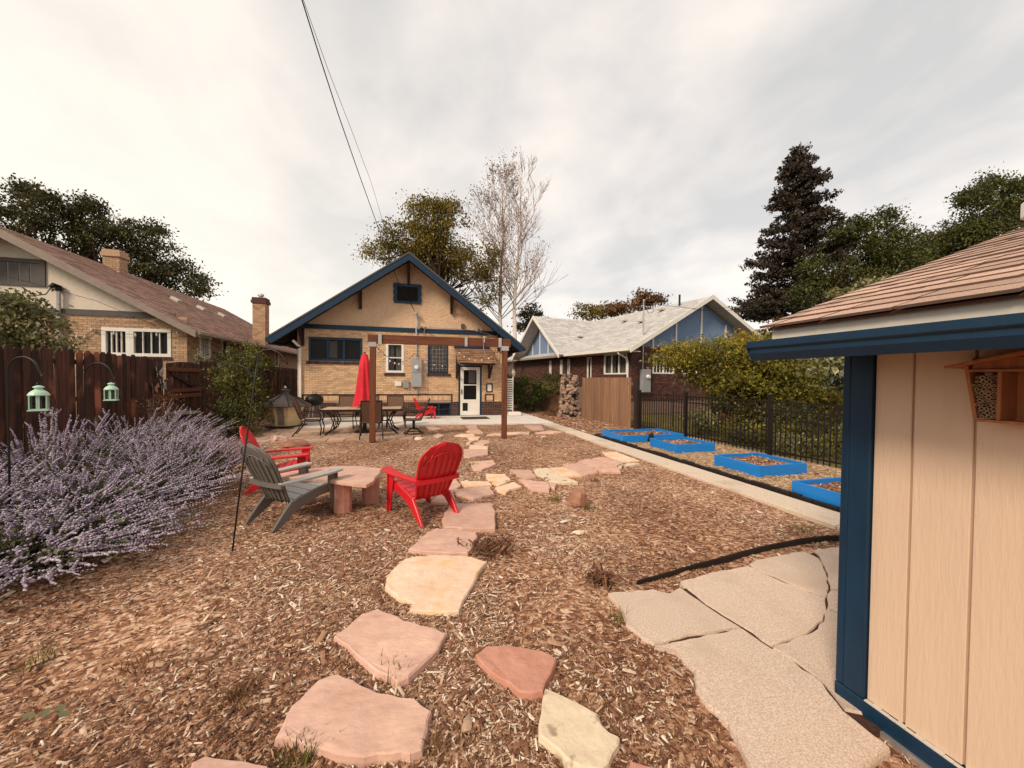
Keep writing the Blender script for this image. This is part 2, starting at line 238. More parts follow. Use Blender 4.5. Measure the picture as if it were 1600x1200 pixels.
# ---------------------------------------------------------------- mesh helpers
class MB:
    def __init__(s): s.v = []; s.f = []; s.t = []
    def add(s, vs, fs, tone=.5):
        o = len(s.v); s.v += [tuple(v) for v in vs]; s.f += [tuple(i+o for i in f) for f in fs]; s.t += [tone]*len(fs); return s
    def box(s, x0, x1, y0, y1, z0, z1, tone=.5, T=None, skip=()):
        vs = [(x0, y0, z0), (x1, y0, z0), (x1, y1, z0), (x0, y1, z0), (x0, y0, z1), (x1, y0, z1), (x1, y1, z1), (x0, y1, z1)]
        if T: vs = [T @ Vector(v) for v in vs]
        fs = [(0, 3, 2, 1), (4, 5, 6, 7), (0, 1, 5, 4), (1, 2, 6, 5), (2, 3, 7, 6), (3, 0, 4, 7)]
        return s.add(vs, [f for k, f in enumerate(fs) if k not in skip], tone)
    def bar(s, p, q, w, h, upv=(0, 0, 1), tone=.5, w2=None, h2=None):
        p, q = Vector(p), Vector(q); d = (q-p).normalized(); u = Vector(upv)
        a = d.cross(u)
        if a.length < 1e-4: a = d.cross(Vector((1, 0, 0)))
        a.normalize(); b = a.cross(d)
        w2 = w2 or w; h2 = h2 or h
        vs = [p+a*i*w/2+b*j*h/2 for i, j in ((-1, -1), (1, -1), (1, 1), (-1, 1))]+[q+a*i*w2/2+b*j*h2/2 for i, j in ((-1, -1), (1, -1), (1, 1), (-1, 1))]
        return s.add(vs, [(3, 2, 1, 0), (4, 5, 6, 7), (0, 1, 5, 4), (1, 2, 6, 5), (2, 3, 7, 6), (3, 0, 4, 7)], tone)
    def tube(s, pts, r, n=6, tone=.5, cap=True):
        pts = [Vector(p) for p in pts]; rs = r if isinstance(r, (list, tuple)) else [r]*len(pts)
        vs = []; fs = []; prev = None
        for i, p in enumerate(pts):
            d = (pts[min(i+1, len(pts)-1)]-pts[max(i-1, 0)]).normalized()
            a = prev if prev else d.orthogonal(); a = (a-d*a.dot(d))
            a = a.normalized() if a.length > 1e-5 else d.orthogonal().normalized(); prev = a; b = d.cross(a)
            for k in range(n): th = 2*PI*k/n; vs.append(p+(a*math.cos(th)+b*math.sin(th))*rs[i])
        for i in range(len(pts)-1):
            for k in range(n): k2 = (k+1) % n; fs.append((i*n+k, i*n+k2, (i+1)*n+k2, (i+1)*n+k))
        if cap: fs.append(tuple(range(n-1, -1, -1))); fs.append(tuple((len(pts)-1)*n+k for k in range(n)))
        return s.add(vs, fs, tone)
    def lathe(s, prof, n=16, c=(0, 0, 0), tone=.5, ph=0):
        vs = [(c[0]+r*math.cos(2*PI*k/n+ph), c[1]+r*math.sin(2*PI*k/n+ph), c[2]+z) for r, z in prof for k in range(n)]
        fs = [(i*n+k, i*n+(k+1) % n, (i+1)*n+(k+1) % n, (i+1)*n+k) for i in range(len(prof)-1) for k in range(n)]
        fs += [tuple(range(n-1, -1, -1)), tuple((len(prof)-1)*n+k for k in range(n))]
        return s.add(vs, fs, tone)
    def prism(s, poly, z0, z1, tone=.5, ax=2, T=None):
        """poly in the two axes other than ax, extruded along ax"""
        def mk(a, b, z): return {2: (a, b, z), 1: (a, z, b), 0: (z, a, b)}[ax]
        n = len(poly); vs = [mk(a, b, z0) for a, b in poly]+[mk(a, b, z1) for a, b in poly]
        if T: vs = [T @ Vector(v) for v in vs]
        return s.add(vs, [tuple(range(n-1, -1, -1)), tuple(range(n, 2*n))]+[(i, (i+1) % n, n+(i+1) % n, n+i) for i in range(n)], tone)
    def mesh(s, name):
        me = bpy.data.meshes.new(name); me.from_pydata(s.v, [], s.f)
        a = me.attributes.new('tone', 'FLOAT', 'FACE'); a.data.foreach_set('value', np.array(s.t, dtype=np.float32)); me.update(); return me
    def build(s, name, m, parent=None, smooth=False, bevel=0, loc=(0, 0, 0), rot=(0, 0, 0), kind=None, seg=1, fixn=False):
        me = s.mesh(name); me.materials.append(M[m] if isinstance(m, str) else m)
        if fixn:
            import bmesh
            b = bmesh.new(); b.from_mesh(me); bmesh.ops.recalc_face_normals(b, faces=b.faces); b.to_mesh(me); b.free()
        o = bpy.data.objects.new(name, me); COL.objects.link(o); o.location = loc; o.rotation_euler = rot
        if parent: o.parent = parent
        if smooth: me.polygons.foreach_set('use_smooth', [True]*len(me.polygons))
        if bevel:
            b = o.modifiers.new('bevel', 'BEVEL'); b.width = bevel; b.segments = seg; b.limit_method = 'ANGLE'; b.angle_limit = .6
        if kind: o['kind'] = kind
        return o
def tag(o, label, cat, group=None):
    o['label'] = label; o['category'] = cat
    if group: o['group'] = group
    return o
def thing(name, label, cat, loc=(0, 0, 0), rz=0, group=None):
    o = bpy.data.objects.new(name, None); COL.objects.link(o); o.location = loc; o.rotation_euler = (0, 0, rz); o.empty_display_size = .2
    return tag(o, label, cat, group)
def struct(o): o['kind'] = 'structure'; return o
def dup(root, loc, rz, label, scale=None):
    def cp(o, par):
        c = o.copy(); COL.objects.link(c); c.parent = par
        for ch in kids.get(o.name, []): cp(ch, c)
        return c
    kids = {}
    for o in COL.objects:
        if o.parent: kids.setdefault(o.parent.name, []).append(o)
    r = cp(root, None); r.location = loc; r.rotation_euler = (0, 0, rz); r['label'] = label
    if scale: r.scale = (scale,)*3
    return r
def scatter(name, tv, tf, pos, mats, tones, m, parent=None, kind='stuff', smooth=False):
    """one mesh made of a small template repeated; pos (N,3), mats (N,3,3)"""
    tv = np.array(tv, float); Nn = len(pos); k = len(tv)
    V = (np.einsum('nij,kj->nki', mats, tv)+pos[:, None, :]).reshape(-1, 3)
    me = bpy.data.meshes.new(name); sizes = [len(f) for f in tf]; flat = np.concatenate([np.array(f) for f in tf])
    loops = (flat[None, :]+(np.arange(Nn)*k)[:, None]).reshape(-1)
    tot = np.tile(np.array(sizes), Nn); st = np.concatenate([[0], np.cumsum(tot)[:-1]])
    me.vertices.add(len(V)); me.vertices.foreach_set('co', V.astype(np.float32).reshape(-1))
    me.loops.add(len(loops)); me.loops.foreach_set('vertex_index', loops.astype(np.int32))
    me.polygons.add(len(tot)); me.polygons.foreach_set('loop_start', st.astype(np.int32)); me.polygons.foreach_set('loop_total', tot.astype(np.int32))
    me.update(calc_edges=True)
    a = me.attributes.new('tone', 'FLOAT', 'FACE'); a.data.foreach_set('value', np.repeat(np.clip(tones, 0, 1), len(tf)).astype(np.float32))
    me.materials.append(M[m]); o = bpy.data.objects.new(name, me); COL.objects.link(o)
    if smooth: me.polygons.foreach_set('use_smooth', [True]*len(me.polygons))
    if parent: o.parent = parent
    if kind: o['kind'] = kind
    return o
def rotm(yaw, pitch=0, roll=0):
    cy, sy, cp, sp, cr_, sr = np.cos(yaw), np.sin(yaw), np.cos(pitch), np.sin(pitch), np.cos(roll), np.sin(roll)
    R = np.empty((len(yaw), 3, 3)); R[:, 0, 0] = cy*cp; R[:, 0, 1] = cy*sp*sr-sy*cr_; R[:, 0, 2] = cy*sp*cr_+sy*sr
    R[:, 1, 0] = sy*cp; R[:, 1, 1] = sy*sp*sr+cy*cr_; R[:, 1, 2] = sy*sp*cr_-cy*sr; R[:, 2, 0] = -sp; R[:, 2, 1] = cp*sr; R[:, 2, 2] = cp*cr_
    return R
LEAF = ([(-.5, 0, 0), (0, -.28, .06), (.5, 0, 0), (0, .28, .06)], [(0, 1, 2), (0, 2, 3)])
LEAFQ = ([(-.5, 0, 0), (0, -.3, .05), (.5, 0, -.03), (0, .3, .05)], [(0, 1, 2, 3)])
CHIP = ([(-.5, -.5, 0), (.5, -.5, 0), (.5, .5, 0), (-.5, .5, 0), (-.42, .1, 1), (.44, -.1, 1)], [(0, 1, 5, 4), (2, 3, 4, 5), (1, 2, 5), (3, 0, 4)])
OCT = ([(1, 0, 0), (0, 1, 0), (-1, 0, 0), (0, -1, 0), (0, 0, 1), (0, 0, -1)], [(0, 1, 4), (1, 2, 4), (2, 3, 4), (3, 0, 4), (1, 0, 5), (2, 1, 5), (3, 2, 5), (0, 3, 5)])
def leaves(name, P, size, m, parent, tones=None, kind='stuff', flat=0.0, tmpl=LEAF):
    n = len(P); yaw = rng.uniform(0, 2*PI, n); pit = rng.normal(0, .7*(1-flat)+.15, n); rol = rng.normal(0, .8*(1-flat)+.15, n)
    s = size*rng.uniform(.6, 1.3, n); R = rotm(yaw, pit, rol)*s[:, None, None]
    if tones is None: tones = rng.uniform(0, 1, n)
    return scatter(name, tmpl[0], tmpl[1], P, R, tones, m, parent, kind)
def crown_points(blobs, nclump, per, sig, shell=.55):
    """clumps spread through ellipsoids (cx,cy,cz,rx,ry,rz); returns points and tone"""
    P = []; T = []
    vol = np.array([b[3]*b[4]*b[5] for b in blobs])**.75; vol /= vol.sum()
    for b, fr in zip(blobs, vol):
        n = max(3, int(nclump*fr)); d = rng.normal(0, 1, (n, 3)); d /= np.linalg.norm(d, axis=1)[:, None]
        r = rng.uniform(shell**3, 1.0, n)**(1/3)*rng.uniform(.85, 1.12, n)
        c = np.array(b[:3])+d*r[:, None]*np.array(b[3:6])
        for q in range(n):
            k = int(per*rng.uniform(.6, 1.4)); s = sig*rng.uniform(.6, 1.3)
            pts = c[q]+rng.normal(0, 1, (k, 3))*np.array([s, s, s*.6]); P.append(pts)
            T.append(np.clip(rng.uniform(.15, .8)+rng.normal(0, .13, k), 0, 1))
    return np.concatenate(P), np.concatenate(T)
def limb_tree(mb, p, d, ln, r, depth, spread=.55, ends=None, rmin=.008, upb=.25, kids=3, segs=3, shrink=.68):
    pts = [Vector(p)]; q = Vector(p); dd = Vector(d).normalized()
    for i in range(segs):
        dd = (dd+Vector((random.gauss(0, .09), random.gauss(0, .09), random.gauss(0, .05)+upb*.06))).normalized(); q = q+dd*ln/segs; pts.append(q.copy())
    mb.tube(pts, [max(rmin, r*(1-.45*i/segs)) for i in range(segs+1)], 5 if r > .03 else 3, cap=False)
    if depth == 0:
        if ends is not None: ends.append(q.copy())
        return
    for k in range(kids+(random.random() < .4)):
        t = random.uniform(.35, 1); b = pts[min(segs, max(1, int(t*segs+.5)))]
        nd = (dd+Vector((random.gauss(0, spread), random.gauss(0, spread), random.gauss(0, spread*.6)+upb))).normalized()
        limb_tree(mb, b, nd, ln*shrink*random.uniform(.75, 1.15), max(rmin, r*.5), depth-1, spread, ends, rmin, upb, kids, segs, shrink)
def tree(name, label, base, top, blobs, m, leaf, nclump, per, sig, group=None, trunk_r=.2, bark='bark', shell=.5):
    t = thing(name, label, 'tree', base, 0, group); b = Vector(base)
    mb = MB(); tp = Vector(top)-b
    mb.tube([(0, 0, -.2), tuple(tp*.35+Vector((.1, .05, 0))), tuple(tp*.7), tuple(tp*.95)], [trunk_r, trunk_r*.75, trunk_r*.4, trunk_r*.1], 8)
    mb.build('trunk', bark, t, smooth=True)
    lm = MB()
    for bl in blobs:
        c = Vector(bl[:3])-b; s = tp*random.uniform(.3, .6)
        limb_tree(lm, s, c-s, (c-s).length*.55, trunk_r*.35, 1, .5, rmin=.012, shrink=.4, upb=.1)
    lm.build('limb', bark, t, kind='stuff')
    P, T = crown_points(blobs, nclump, per, sig, shell); leaves('crown', P-np.array(base), leaf, m, t, T)
    return t
def bush(name, label, base, blobs, m, leaf, nclump, per, sig, cat='shrub', group=None, shell=.5, stems=6, bark='bark'):
    t = thing(name, label, cat, base, 0, group); b = Vector(base); mb = MB()
    for k in range(stems):
        bl = random.choice(blobs); c = Vector(bl[:3])-b+Vector((random.uniform(-1, 1)*bl[3], random.uniform(-1, 1)*bl[4], random.uniform(-.3, .8)*bl[5]))*.7
        mb.tube([(random.uniform(-.1, .1), random.uniform(-.1, .1), -.05), tuple(c*.5+Vector((0, 0, .1))), tuple(c)], [.02, .014, .006], 4)
    mb.build('stem', bark, t)
    P, T = crown_points(blobs, nclump, per, sig, shell); P[:, 2] = np.maximum(P[:, 2], .03)
    leaves('foliage', P-np.array(base), leaf, m, t, T); return t

# ================================================================ GROUND
def gh(x, y): return .022*noise.noise(Vector((x*.55, y*.55, 0)))+.012*noise.noise(Vector((x*2.1, y*2.1, 5)))
mb = MB(); Rg = 600
mb.add([(-Rg, -Rg, -.06), (Rg, -Rg, -.06), (Rg, Rg, -.06), (-Rg, Rg, -.06)], [(0, 1, 2, 3)])
struct(mb.build('ground', 'dirt'))
def sheet(name, x0, x1, y0, y1, st, m, z=0, f=gh):
    mb = MB(); nx = int((x1-x0)/st)+1; ny = int((y1-y0)/st)+1
    vs = [(x0+(x1-x0)*i/(nx-1), y0+(y1-y0)*j/(ny-1), 0) for j in range(ny) for i in range(nx)]
    vs = [(x, y, z+f(x, y)) for x, y, _ in vs]
    mb.add(vs, [(j*nx+i, j*nx+i+1, (j+1)*nx+i+1, (j+1)*nx+i) for j in range(ny-1) for i in range(nx-1)])
    return struct(mb.build(name, m, smooth=True))
sheet('mulch_yard', -6.2, 7.4, -4, 24, .16, 'mulch', z=-.012)
sheet('straw_strip', 5.06, 7.55, 2.4, 10.2, .2, 'strawground', z=.026)
sheet('neighbour_garden_ground', 7.56, 30, -2, 24, .5, 'greenground', z=-.02)
# concrete walk: separate pours with joints
wk = bpy.data.objects.new('concrete_walkway', None); COL.objects.link(wk); struct(wk)
y = 1.6; first = True
while y < 13.0:
    ln = 1.52
    mb = MB(); y2 = min(y+ln, 12.98); dz = random.uniform(-.004, .004)
    mb.box(4.5+random.uniform(-.01, .01), 4.98, y+.006, y2-.006, -.05, .03+dz); mb.build('concrete_slab', 'walk', wk, bevel=.006); y += ln
# patio of pale concrete, poured in pieces
pt = bpy.data.objects.new('patio', None); COL.objects.link(pt); struct(pt)
for poly in ([(-4.4, 13.25), (-1.6, 12.95), (-1.6, 15.98), (-4.4, 15.98)], [(-1.59, 12.95), (1.3, 13.25), (1.3, 15.98), (-1.59, 15.98)], [(1.31, 13.25), (4.4, 12.99), (4.98, 12.99), (4.98, 15.98), (1.31, 15.98)], [(3.95, 15.99), (4.98, 15.99), (4.98, 24), (3.95, 24)]):
    mb = MB(); mb.prism(poly, -.05, .05); mb.build('concrete_slab', 'conc', pt, bevel=.008)
# terracotta pavers below the table
pv = bpy.data.objects.new('paver_terrace', None); COL.objects.link(pv); struct(pv)
pm = []
for k in range(4):
    mb = MB(); mb.box(-.2, .2, -.2, .2, -.04, .03); me = mb.mesh('paver'); me.materials.append(M['paver']); pm.append(me)
j = 0; y = 10.52
while y < 12.95:
    x = -3.5-(j % 2)*.21
    while x < .25:
        if not (y > 12.7 and False):
            o = bpy.data.objects.new('paver', random.choice(pm)); COL.objects.link(o); o.parent = pv
            o.location = (x, y+(x+1.5)*-.03, random.uniform(-.006, .006)); o.rotation_euler = (random.gauss(0, .008), random.gauss(0, .008), random.gauss(0, .012)-.03)
        x += .42
    y += .42; j += 1

# ================================================================ STONES
def stone_obj(px, z, th, m, name, parent=None, jit=.006, kind=None, label=None, ins=.009, gap=0):
    P = [G(x, y, z) for x, y in px]; c = sum(P, Vector())/len(P)
    pts = []
    for i in range(len(P)):
        a, b = P[i]-c, P[(i+1) % len(P)]-c; pts.append(a)
        L_ = (b-a).length; k = int(L_/.07)
        for q in range(1, k+1):
            t = q/(k+1); nrm = Vector((b.y-a.y, a.x-b.x, 0)).normalized()
            pts.append(a.lerp(b, t)+nrm*random.gauss(0, jit))
    if sum(pts[i].x*pts[(i+1) % len(pts)].y-pts[(i+1) % len(pts)].x*pts[i].y for i in range(len(pts))) < 0: pts.reverse()
    n = len(pts); mb = MB(); vs = []
    for (sc, zz) in ((0, -th-z), (-.004, -z+th*.1), (0, -.006), (ins, 0)):
        for p in pts:
            f_ = 1-(sc+gap)/max(.05, p.length); vs.append((p.x*f_, p.y*f_, z+zz+(random.gauss(0, .0015) if zz == 0 else 0)))
    fs = []
    for r in range(3): fs += [(r*n+i, r*n+(i+1) % n, (r+1)*n+(i+1) % n, (r+1)*n+i) for i in range(n)]
    fs.append(tuple(3*n+i for i in range(n))); fs.append(tuple(range(n-1, -1, -1)))
    mb.add(vs, fs); o = mb.build(name, m, parent, loc=(c.x, c.y, 0)); return o, [(c+p) for p in pts]
footprints = []
def zz4(l): return [(400+.375*a, 900+.375*b) for a, b in l]
def zz6(l): return [(340+.275*a, 660+.275*b) for a, b in l]
def zzA(l): return [(660+a/8, 640+b/8) for a, b in l]
def zz8(l): return [(760+.1875*a, 640+.1875*b) for a, b in l]
def zz3(l): return [(900+.3125*a, 800+.3125*b) for a, b in l]
BIG = [
 (zz4([(340,405),(430,450),(560,490),(665,510),(730,560),(715,640),(690,720),(640,738),(560,738),(450,752),(370,745),(300,725),(210,705),(150,680),(80,672),(110,620),(150,535),(210,480),(260,430)]), 'pink', .045, 'largest pink sandstone stepping stone, nearest the bottom edge, with flaking right side'),
 (zz4([(505,135),(590,165),(690,205),(750,215),(795,240),(760,300),(690,370),(635,420),(590,440),(560,415),(480,380),(400,310),(325,250),(400,190),(440,155)]), 'pink', .05, 'diamond shaped pink stepping stone in front of the yellow buff one'),
 (zz6([(1070,770),(1210,750),(1380,755),(1450,765),(1530,790),(1480,850),(1460,900),(1400,1000),(1370,1070),(1200,1070),(1090,1062),(1120,1030),(1030,1000),(955,935),(960,880),(1010,820)]), 'buff', .055, 'yellow and buff stepping stone with orange streaks, thick front edge'),
 (zz4([(915,325),(960,290),(1040,283),(1190,308),(1252,340),(1245,370),(1205,440),(1195,475),(1150,485),(1100,483),(1060,445),(1000,415),(940,360)]), 'red', .045, 'small orange-red stepping stone touching the cream stone'),
 (zz4([(1205,465),(1290,500),(1380,545),(1430,575),(1445,620),(1515,670),(1510,700),(1470,770),(1440,805),(1350,795),(1290,760),(1230,700),(1180,660),(1190,560)]), 'cream', .06, 'cream limestone stepping stone with dark dirt spots'),
 (zz6([(1085,715),(1130,680),(1190,620),(1240,600),(1440,615),(1475,640),(1450,700),(1420,740),(1300,738),(1150,730)]), 'pink', .035, 'flat pink wedge stone between the square stone and the buff stone'),
 (zz6([(1320,458),(1560,458),(1578,510),(1575,600),(1460,600),(1290,595),(1275,545),(1300,500)]), 'pink', .035, 'squarish pink stepping stone under the rear leg of the near red chair'),
 ([(300,1190),(320,1180),(345,1184),(420,1197),(440,1235),(290,1240)], 'pink', .04, 'pink stone just showing at the bottom edge, left of the others'),
 ([(985,1187),(1035,1200),(1045,1240),(970,1235)], 'red', .04, 'red stone tip just showing at the bottom edge beside the cream stone'),
]
for px, m, th, lab in BIG:
    o, fp = stone_obj(px, .034, th, m, 'stepping_stone'); tag(o, lab, 'stepping stone', 'stepping stones laid in the mulch'); footprints.append(fp)
fpth = bpy.data.objects.new('flagstone_path', None); COL.objects.link(fpth); struct(fpth)
SM = [(zzA, [[(400,1000),(830,950),(900,1045),(640,1110),(440,1070)], [(480,890),(820,895),(865,935),(540,970)], [(790,800),(1040,805),(1100,870),(980,890),(820,870)], [(310,980),(400,850),(480,940),(430,980),(330,990)],
 [(310,1010),(380,1040),(410,1100),(300,1160),(110,1150),(140,1110)], [(580,650),(890,630),(915,680),(740,750),(640,745)], [(520,490),(815,495),(820,555),(720,570),(600,595),(520,580)], [(580,480),(600,435),(820,455),(815,488)],
 [(650,430),(730,375),(830,385),(840,415),(770,435)], [(545,420),(590,390),(625,395),(590,430)], [(560,340),(720,335),(700,372),(600,382)], [(400,322),(480,300),(640,305),(660,325),(560,330)], [(540,200),(670,190),(690,230),(760,290),(660,295),(550,270),(590,240)],
 [(800,312),(900,290),(1000,295),(990,315)], [(1050,300),(1060,283),(1340,278),(1330,303)], [(870,900),(960,892),(1060,900),(950,950)], [(910,970),(1150,900),(1240,960),(1100,990),(1040,1040),(950,1010)], [(1090,745),(1350,755),(1420,840),(1280,860),(1190,820),(1170,790)],
 [(1200,865),(1530,900),(1590,935),(1580,1010),(1370,990),(1280,930)], [(40,210),(130,213),(240,235),(110,265)], [(140,320),(200,295),(265,320),(200,355)]], 'pbbppppbppbbppbbbppppb'),
 (zz8, [[(390,490),(520,487),(600,540),(760,600),(590,605),(510,590),(480,560),(410,530)], [(530,485),(630,477),(700,503),(800,545),(680,553),(600,532)], [(635,455),(770,445),(920,500),(930,520),(820,540),(665,490)], [(765,428),(850,408),(1090,472),(865,475)], [(885,403),(980,395),(1150,440),(1090,462)], [(905,482),(1100,482),(1120,515),(935,507)], [(965,350),(1080,350),(1270,422),(1140,428),(1010,385)], [(1100,470),(1185,443),(1280,448),(1125,474)], [(310,130),(460,130),(480,165),(390,170)], [(400,192),(530,172),(640,185),(560,195)], [(510,595),(590,612),(570,650),(540,640)]], 'cbppppbcppp')]
for f, ls, ms in SM:
    for l_, k in zip(ls, ms):
        o, fp = stone_obj(f(l_), .03, .04, {'p': 'pink', 'b': 'buff', 'c': 'cream', 'r': 'red'}[k], 'stone', fpth); footprints.append(fp)
# cracked concrete pad by the shed, one piece per crack
pad = bpy.data.objects.new('cracked_concrete_pad', None); COL.objects.link(pad); struct(pad)
PADS = [[(160,405),(380,385),(470,405),(520,377),(640,462),(826,577),(650,606),(480,636),(390,656),(330,620),(250,560),(230,490)],
 [(522,345),(700,295),(858,267),(950,312),(1130,387),(1248,427),(1252,480),(1237,540),(1150,607),(980,669),(834,568),(645,452)],
 [(866,260),(900,238),(1140,195),(1214,232),(1249,300),(1264,385),(1250,422),(1131,381),(1022,334),(950,305)],
 [(1192,188),(1380,163),(1700,150),(1700,440),(1390,407),(1270,380),(1254,300),(1220,228)],
 [(1260,402),(1272,389),(1390,412),(1700,460),(1700,620),(1330,512),(1257,474),(1255,430)],
 [(1256,481),(1330,518),(1700,640),(1700,1060),(1345,985),(1240,853),(1098,743),(984,676),(1150,612),(1240,545)],
 [(482,645),(650,613),(830,583),(976,680),(1093,748),(1235,858),(1340,995),(1570,1175),(1490,1230),(1400,1290),(1250,1400),(1000,1500),(850,1230),(800,1130),(760,1050),(660,960),(600,880),(590,780),(540,740),(500,690),(392,668)]]
mb = MB(); mb.prism([tuple(G(x, y, .012).xy) for x, y in zz3([(200,420),(500,400),(890,262),(1200,205),(1650,180),(1650,1100),(1380,1090),(1180,1250),(1000,1300),(900,1180),(720,940),(640,760),(460,650),(280,540)])], -.03, .014); struct(mb.build('pad_subsoil', 'crackdirt', fixn=True))
for l_ in PADS:
    o, fp = stone_obj(zz3(l_), .026, .05, 'slab', 'concrete_piece', pad, jit=.005, ins=.003, gap=.002); o.location.z += random.uniform(-.0015, .0015); footprints.append(fp)
# the pale crack fines between pieces: low dirt is the mulch itself

# ================================================================ WOOD CHIPS
fpb = [(min(p.x for p in f), max(p.x for p in f), min(p.y for p in f), max(p.y for p in f), np.array([(p.x, p.y) for p in f])) for f in footprints]
def inside(P, poly):
    x, y = P[:, 0], P[:, 1]; r = np.zeros(len(P), bool); n = len(poly); j = n-1
    for i in range(n):
        xi, yi = poly[i]; xj, yj = poly[j]
        c = ((yi > y) != (yj > y)) & (x < (xj-xi)*(y-yi)/((yj-yi) if yj != yi else 1e-9)+xi); r ^= c; j = i
    return r
def keep_off(P):
    k = np.ones(len(P), bool)
    for x0, x1, y0, y1, poly in fpb:
        s = (P[:, 0] > x0) & (P[:, 0] < x1) & (P[:, 1] > y0) & (P[:, 1] < y1) & k
        idx = np.where(s)[0]
        if len(idx): k[idx[inside(P[idx], poly)]] = False
    return k
def chips(name, n, box, size, m, zoff=0, rpow=1.6, rmax=16, tmean=.53, keep=.0):
    # radial sampling: dense near the viewer, thinner with distance
    th = rng.uniform(math.radians(-46)-YAW*0, math.radians(74), n); r = .9+(rmax-.9)*rng.uniform(0, 1, n)**rpow
    P = np.stack([r*np.sin(th), r*np.cos(th), np.zeros(n)], 1)
    k = (P[:, 0] > box[0]) & (P[:, 0] < box[1]) & (P[:, 1] > box[2]) & (P[:, 1] < box[3])
    ko = keep_off(P) | (rng.uniform(0, 1, n) < keep)
    # trodden bare soil to the right of the stones: fewer, finer bits
    bare_ = np.array([noise.noise(Vector((a*.9, b*.9, 9))) for a, b in P[:, :2]])+np.where((P[:, 0] > .35+.12*P[:, 1]) & (P[:, 1] < 8), .38, -.3)
    ko &= rng.uniform(0, 1, n) > np.clip(bare_*1.6, 0, .8)
    P = P[k & ko]; n = len(P)
    P[:, 2] = np.array([gh(a, b) for a, b in P[:, :2]])-.010+rng.uniform(0, .008, n)+zoff
    ln = size*np.exp(rng.normal(0, .45, n)); wd = ln*rng.uniform(.10, .34, n); h = wd*rng.uniform(.25, .5, n)
    # patches: some areas darker and finer, some bleached
    pn = np.array([noise.noise(Vector((a*.7, b*.7, 3))) for a, b in P[:, :2]])
    ln *= (1+.4*pn)
    R = rotm(rng.uniform(0, 2*PI, n), rng.normal(0, .24, n), rng.normal(0, .3, n))
    R[:, :, 0] *= ln[:, None]; R[:, :, 1] *= wd[:, None]; R[:, :, 2] *= h[:, None]
    T = np.clip(rng.beta(.95, 1.25, n)*1.0+.26*pn+(tmean-.43), 0, 1)
    return scatter(name, CHIP[0], CHIP[1], P, R, T, m)
tag(chips('wood_chips', 390000, (-6.1, 4.48, -1, 12.9), .018, 'chip', rpow=1.5, rmax=15, keep=.004), 'loose brown shredded wood mulch covering the yard', 'mulch')
tag(chips('coarse_wood_chips', 15000, (-6.1, 4.48, -1, 12.9), .034, 'chip', zoff=.004, rpow=1.3, rmax=12, tmean=.62, keep=.01), 'bigger bleached splinters lying over the mulch', 'mulch')
def strawbits(name, n, x0, x1, y0, y1, z, sz, m, lab, t0=.5):
    P = np.stack([rng.uniform(x0, x1, n), rng.uniform(y0, y1, n), np.zeros(n)], 1); P[:, 2] = z+rng.uniform(0, .01, n)
    ln = sz*np.exp(rng.normal(0, .4, n)); R = rotm(rng.uniform(0, PI, n), rng.normal(0, .2, n), rng.normal(0, .2, n))
    R[:, :, 0] *= ln[:, None]; R[:, :, 1] *= (ln*.3)[:, None]; R[:, :, 2] *= (ln*.2)[:, None]
    return tag(scatter(name, CHIP[0], CHIP[1], P, R, rng.beta(2, 2, n)+t0-.5, m), lab, 'mulch')
strawbits('straw_litter', 14000, 5.16, 7.3, 2.6, 10.0, .032, .035, 'straw', 'pale straw and fine chips around the blue beds')
strawbits('side_wood_chips', 9000, 5.0, 7.0, 10.2, 19, -.006, .045, 'chip', 'brown chips between walkway and plank fence')

# ================================================================ BUILDING HELPERS
def wall_holes(mb, x0, x1, z0, z1, holes, y0, y1):
    xs = sorted({x0, x1, *[h[0] for h in holes], *[h[1] for h in holes]}); zs = sorted({z0, z1, *[h[2] for h in holes], *[h[3] for h in holes]}); xs = [v for v in xs if x0 <= v <= x1]; zs = [v for v in zs if z0 <= v <= z1]
    for i in range(len(xs)-1):
        for j in range(len(zs)-1):
            cx, cz = (xs[i]+xs[i+1])/2, (zs[j]+zs[j+1])/2
            if any(h[0] < cx < h[1] and h[2] < cz < h[3] for h in holes): continue
            mb.box(xs[i], xs[i+1], y0, y1, zs[j], zs[j+1])
def bricks(mb, x0, x1, z0, z1, holes, y, bl=.205, bh=.068, gap=.011, proud=.012, clip=None, vertical=False):
    if vertical: bl, bh = bh, z1-z0
    r = 0; z = z0
    while z < z1-bh*.4:
        zt = min(z+bh-gap, z1)
        x = x0-(bl/2 if (r % 2 and not vertical) else 0)
        while x < x1:
            segs = [(max(x, x0), min(x+bl-gap, x1))]
            for h in holes:
                if h[2] < (z+zt)/2 < h[3]:
                    ns = []
                    for a, b in segs:
                        if b <= h[0] or a >= h[1]: ns.append((a, b))
                        else:
                            if a < h[0]: ns.append((a, h[0]))
                            if b > h[1]: ns.append((h[1], b))
                    segs = ns
            for a, b in segs:
                if b-a > .02 and (clip is None or clip((a+b)/2, z)):
                    mb.box(a, b, y-proud+random.uniform(-.002, .002), y+.001, z, zt, tone=random.random(), skip=(4,))
            x += bl
        z += bh; r += 1
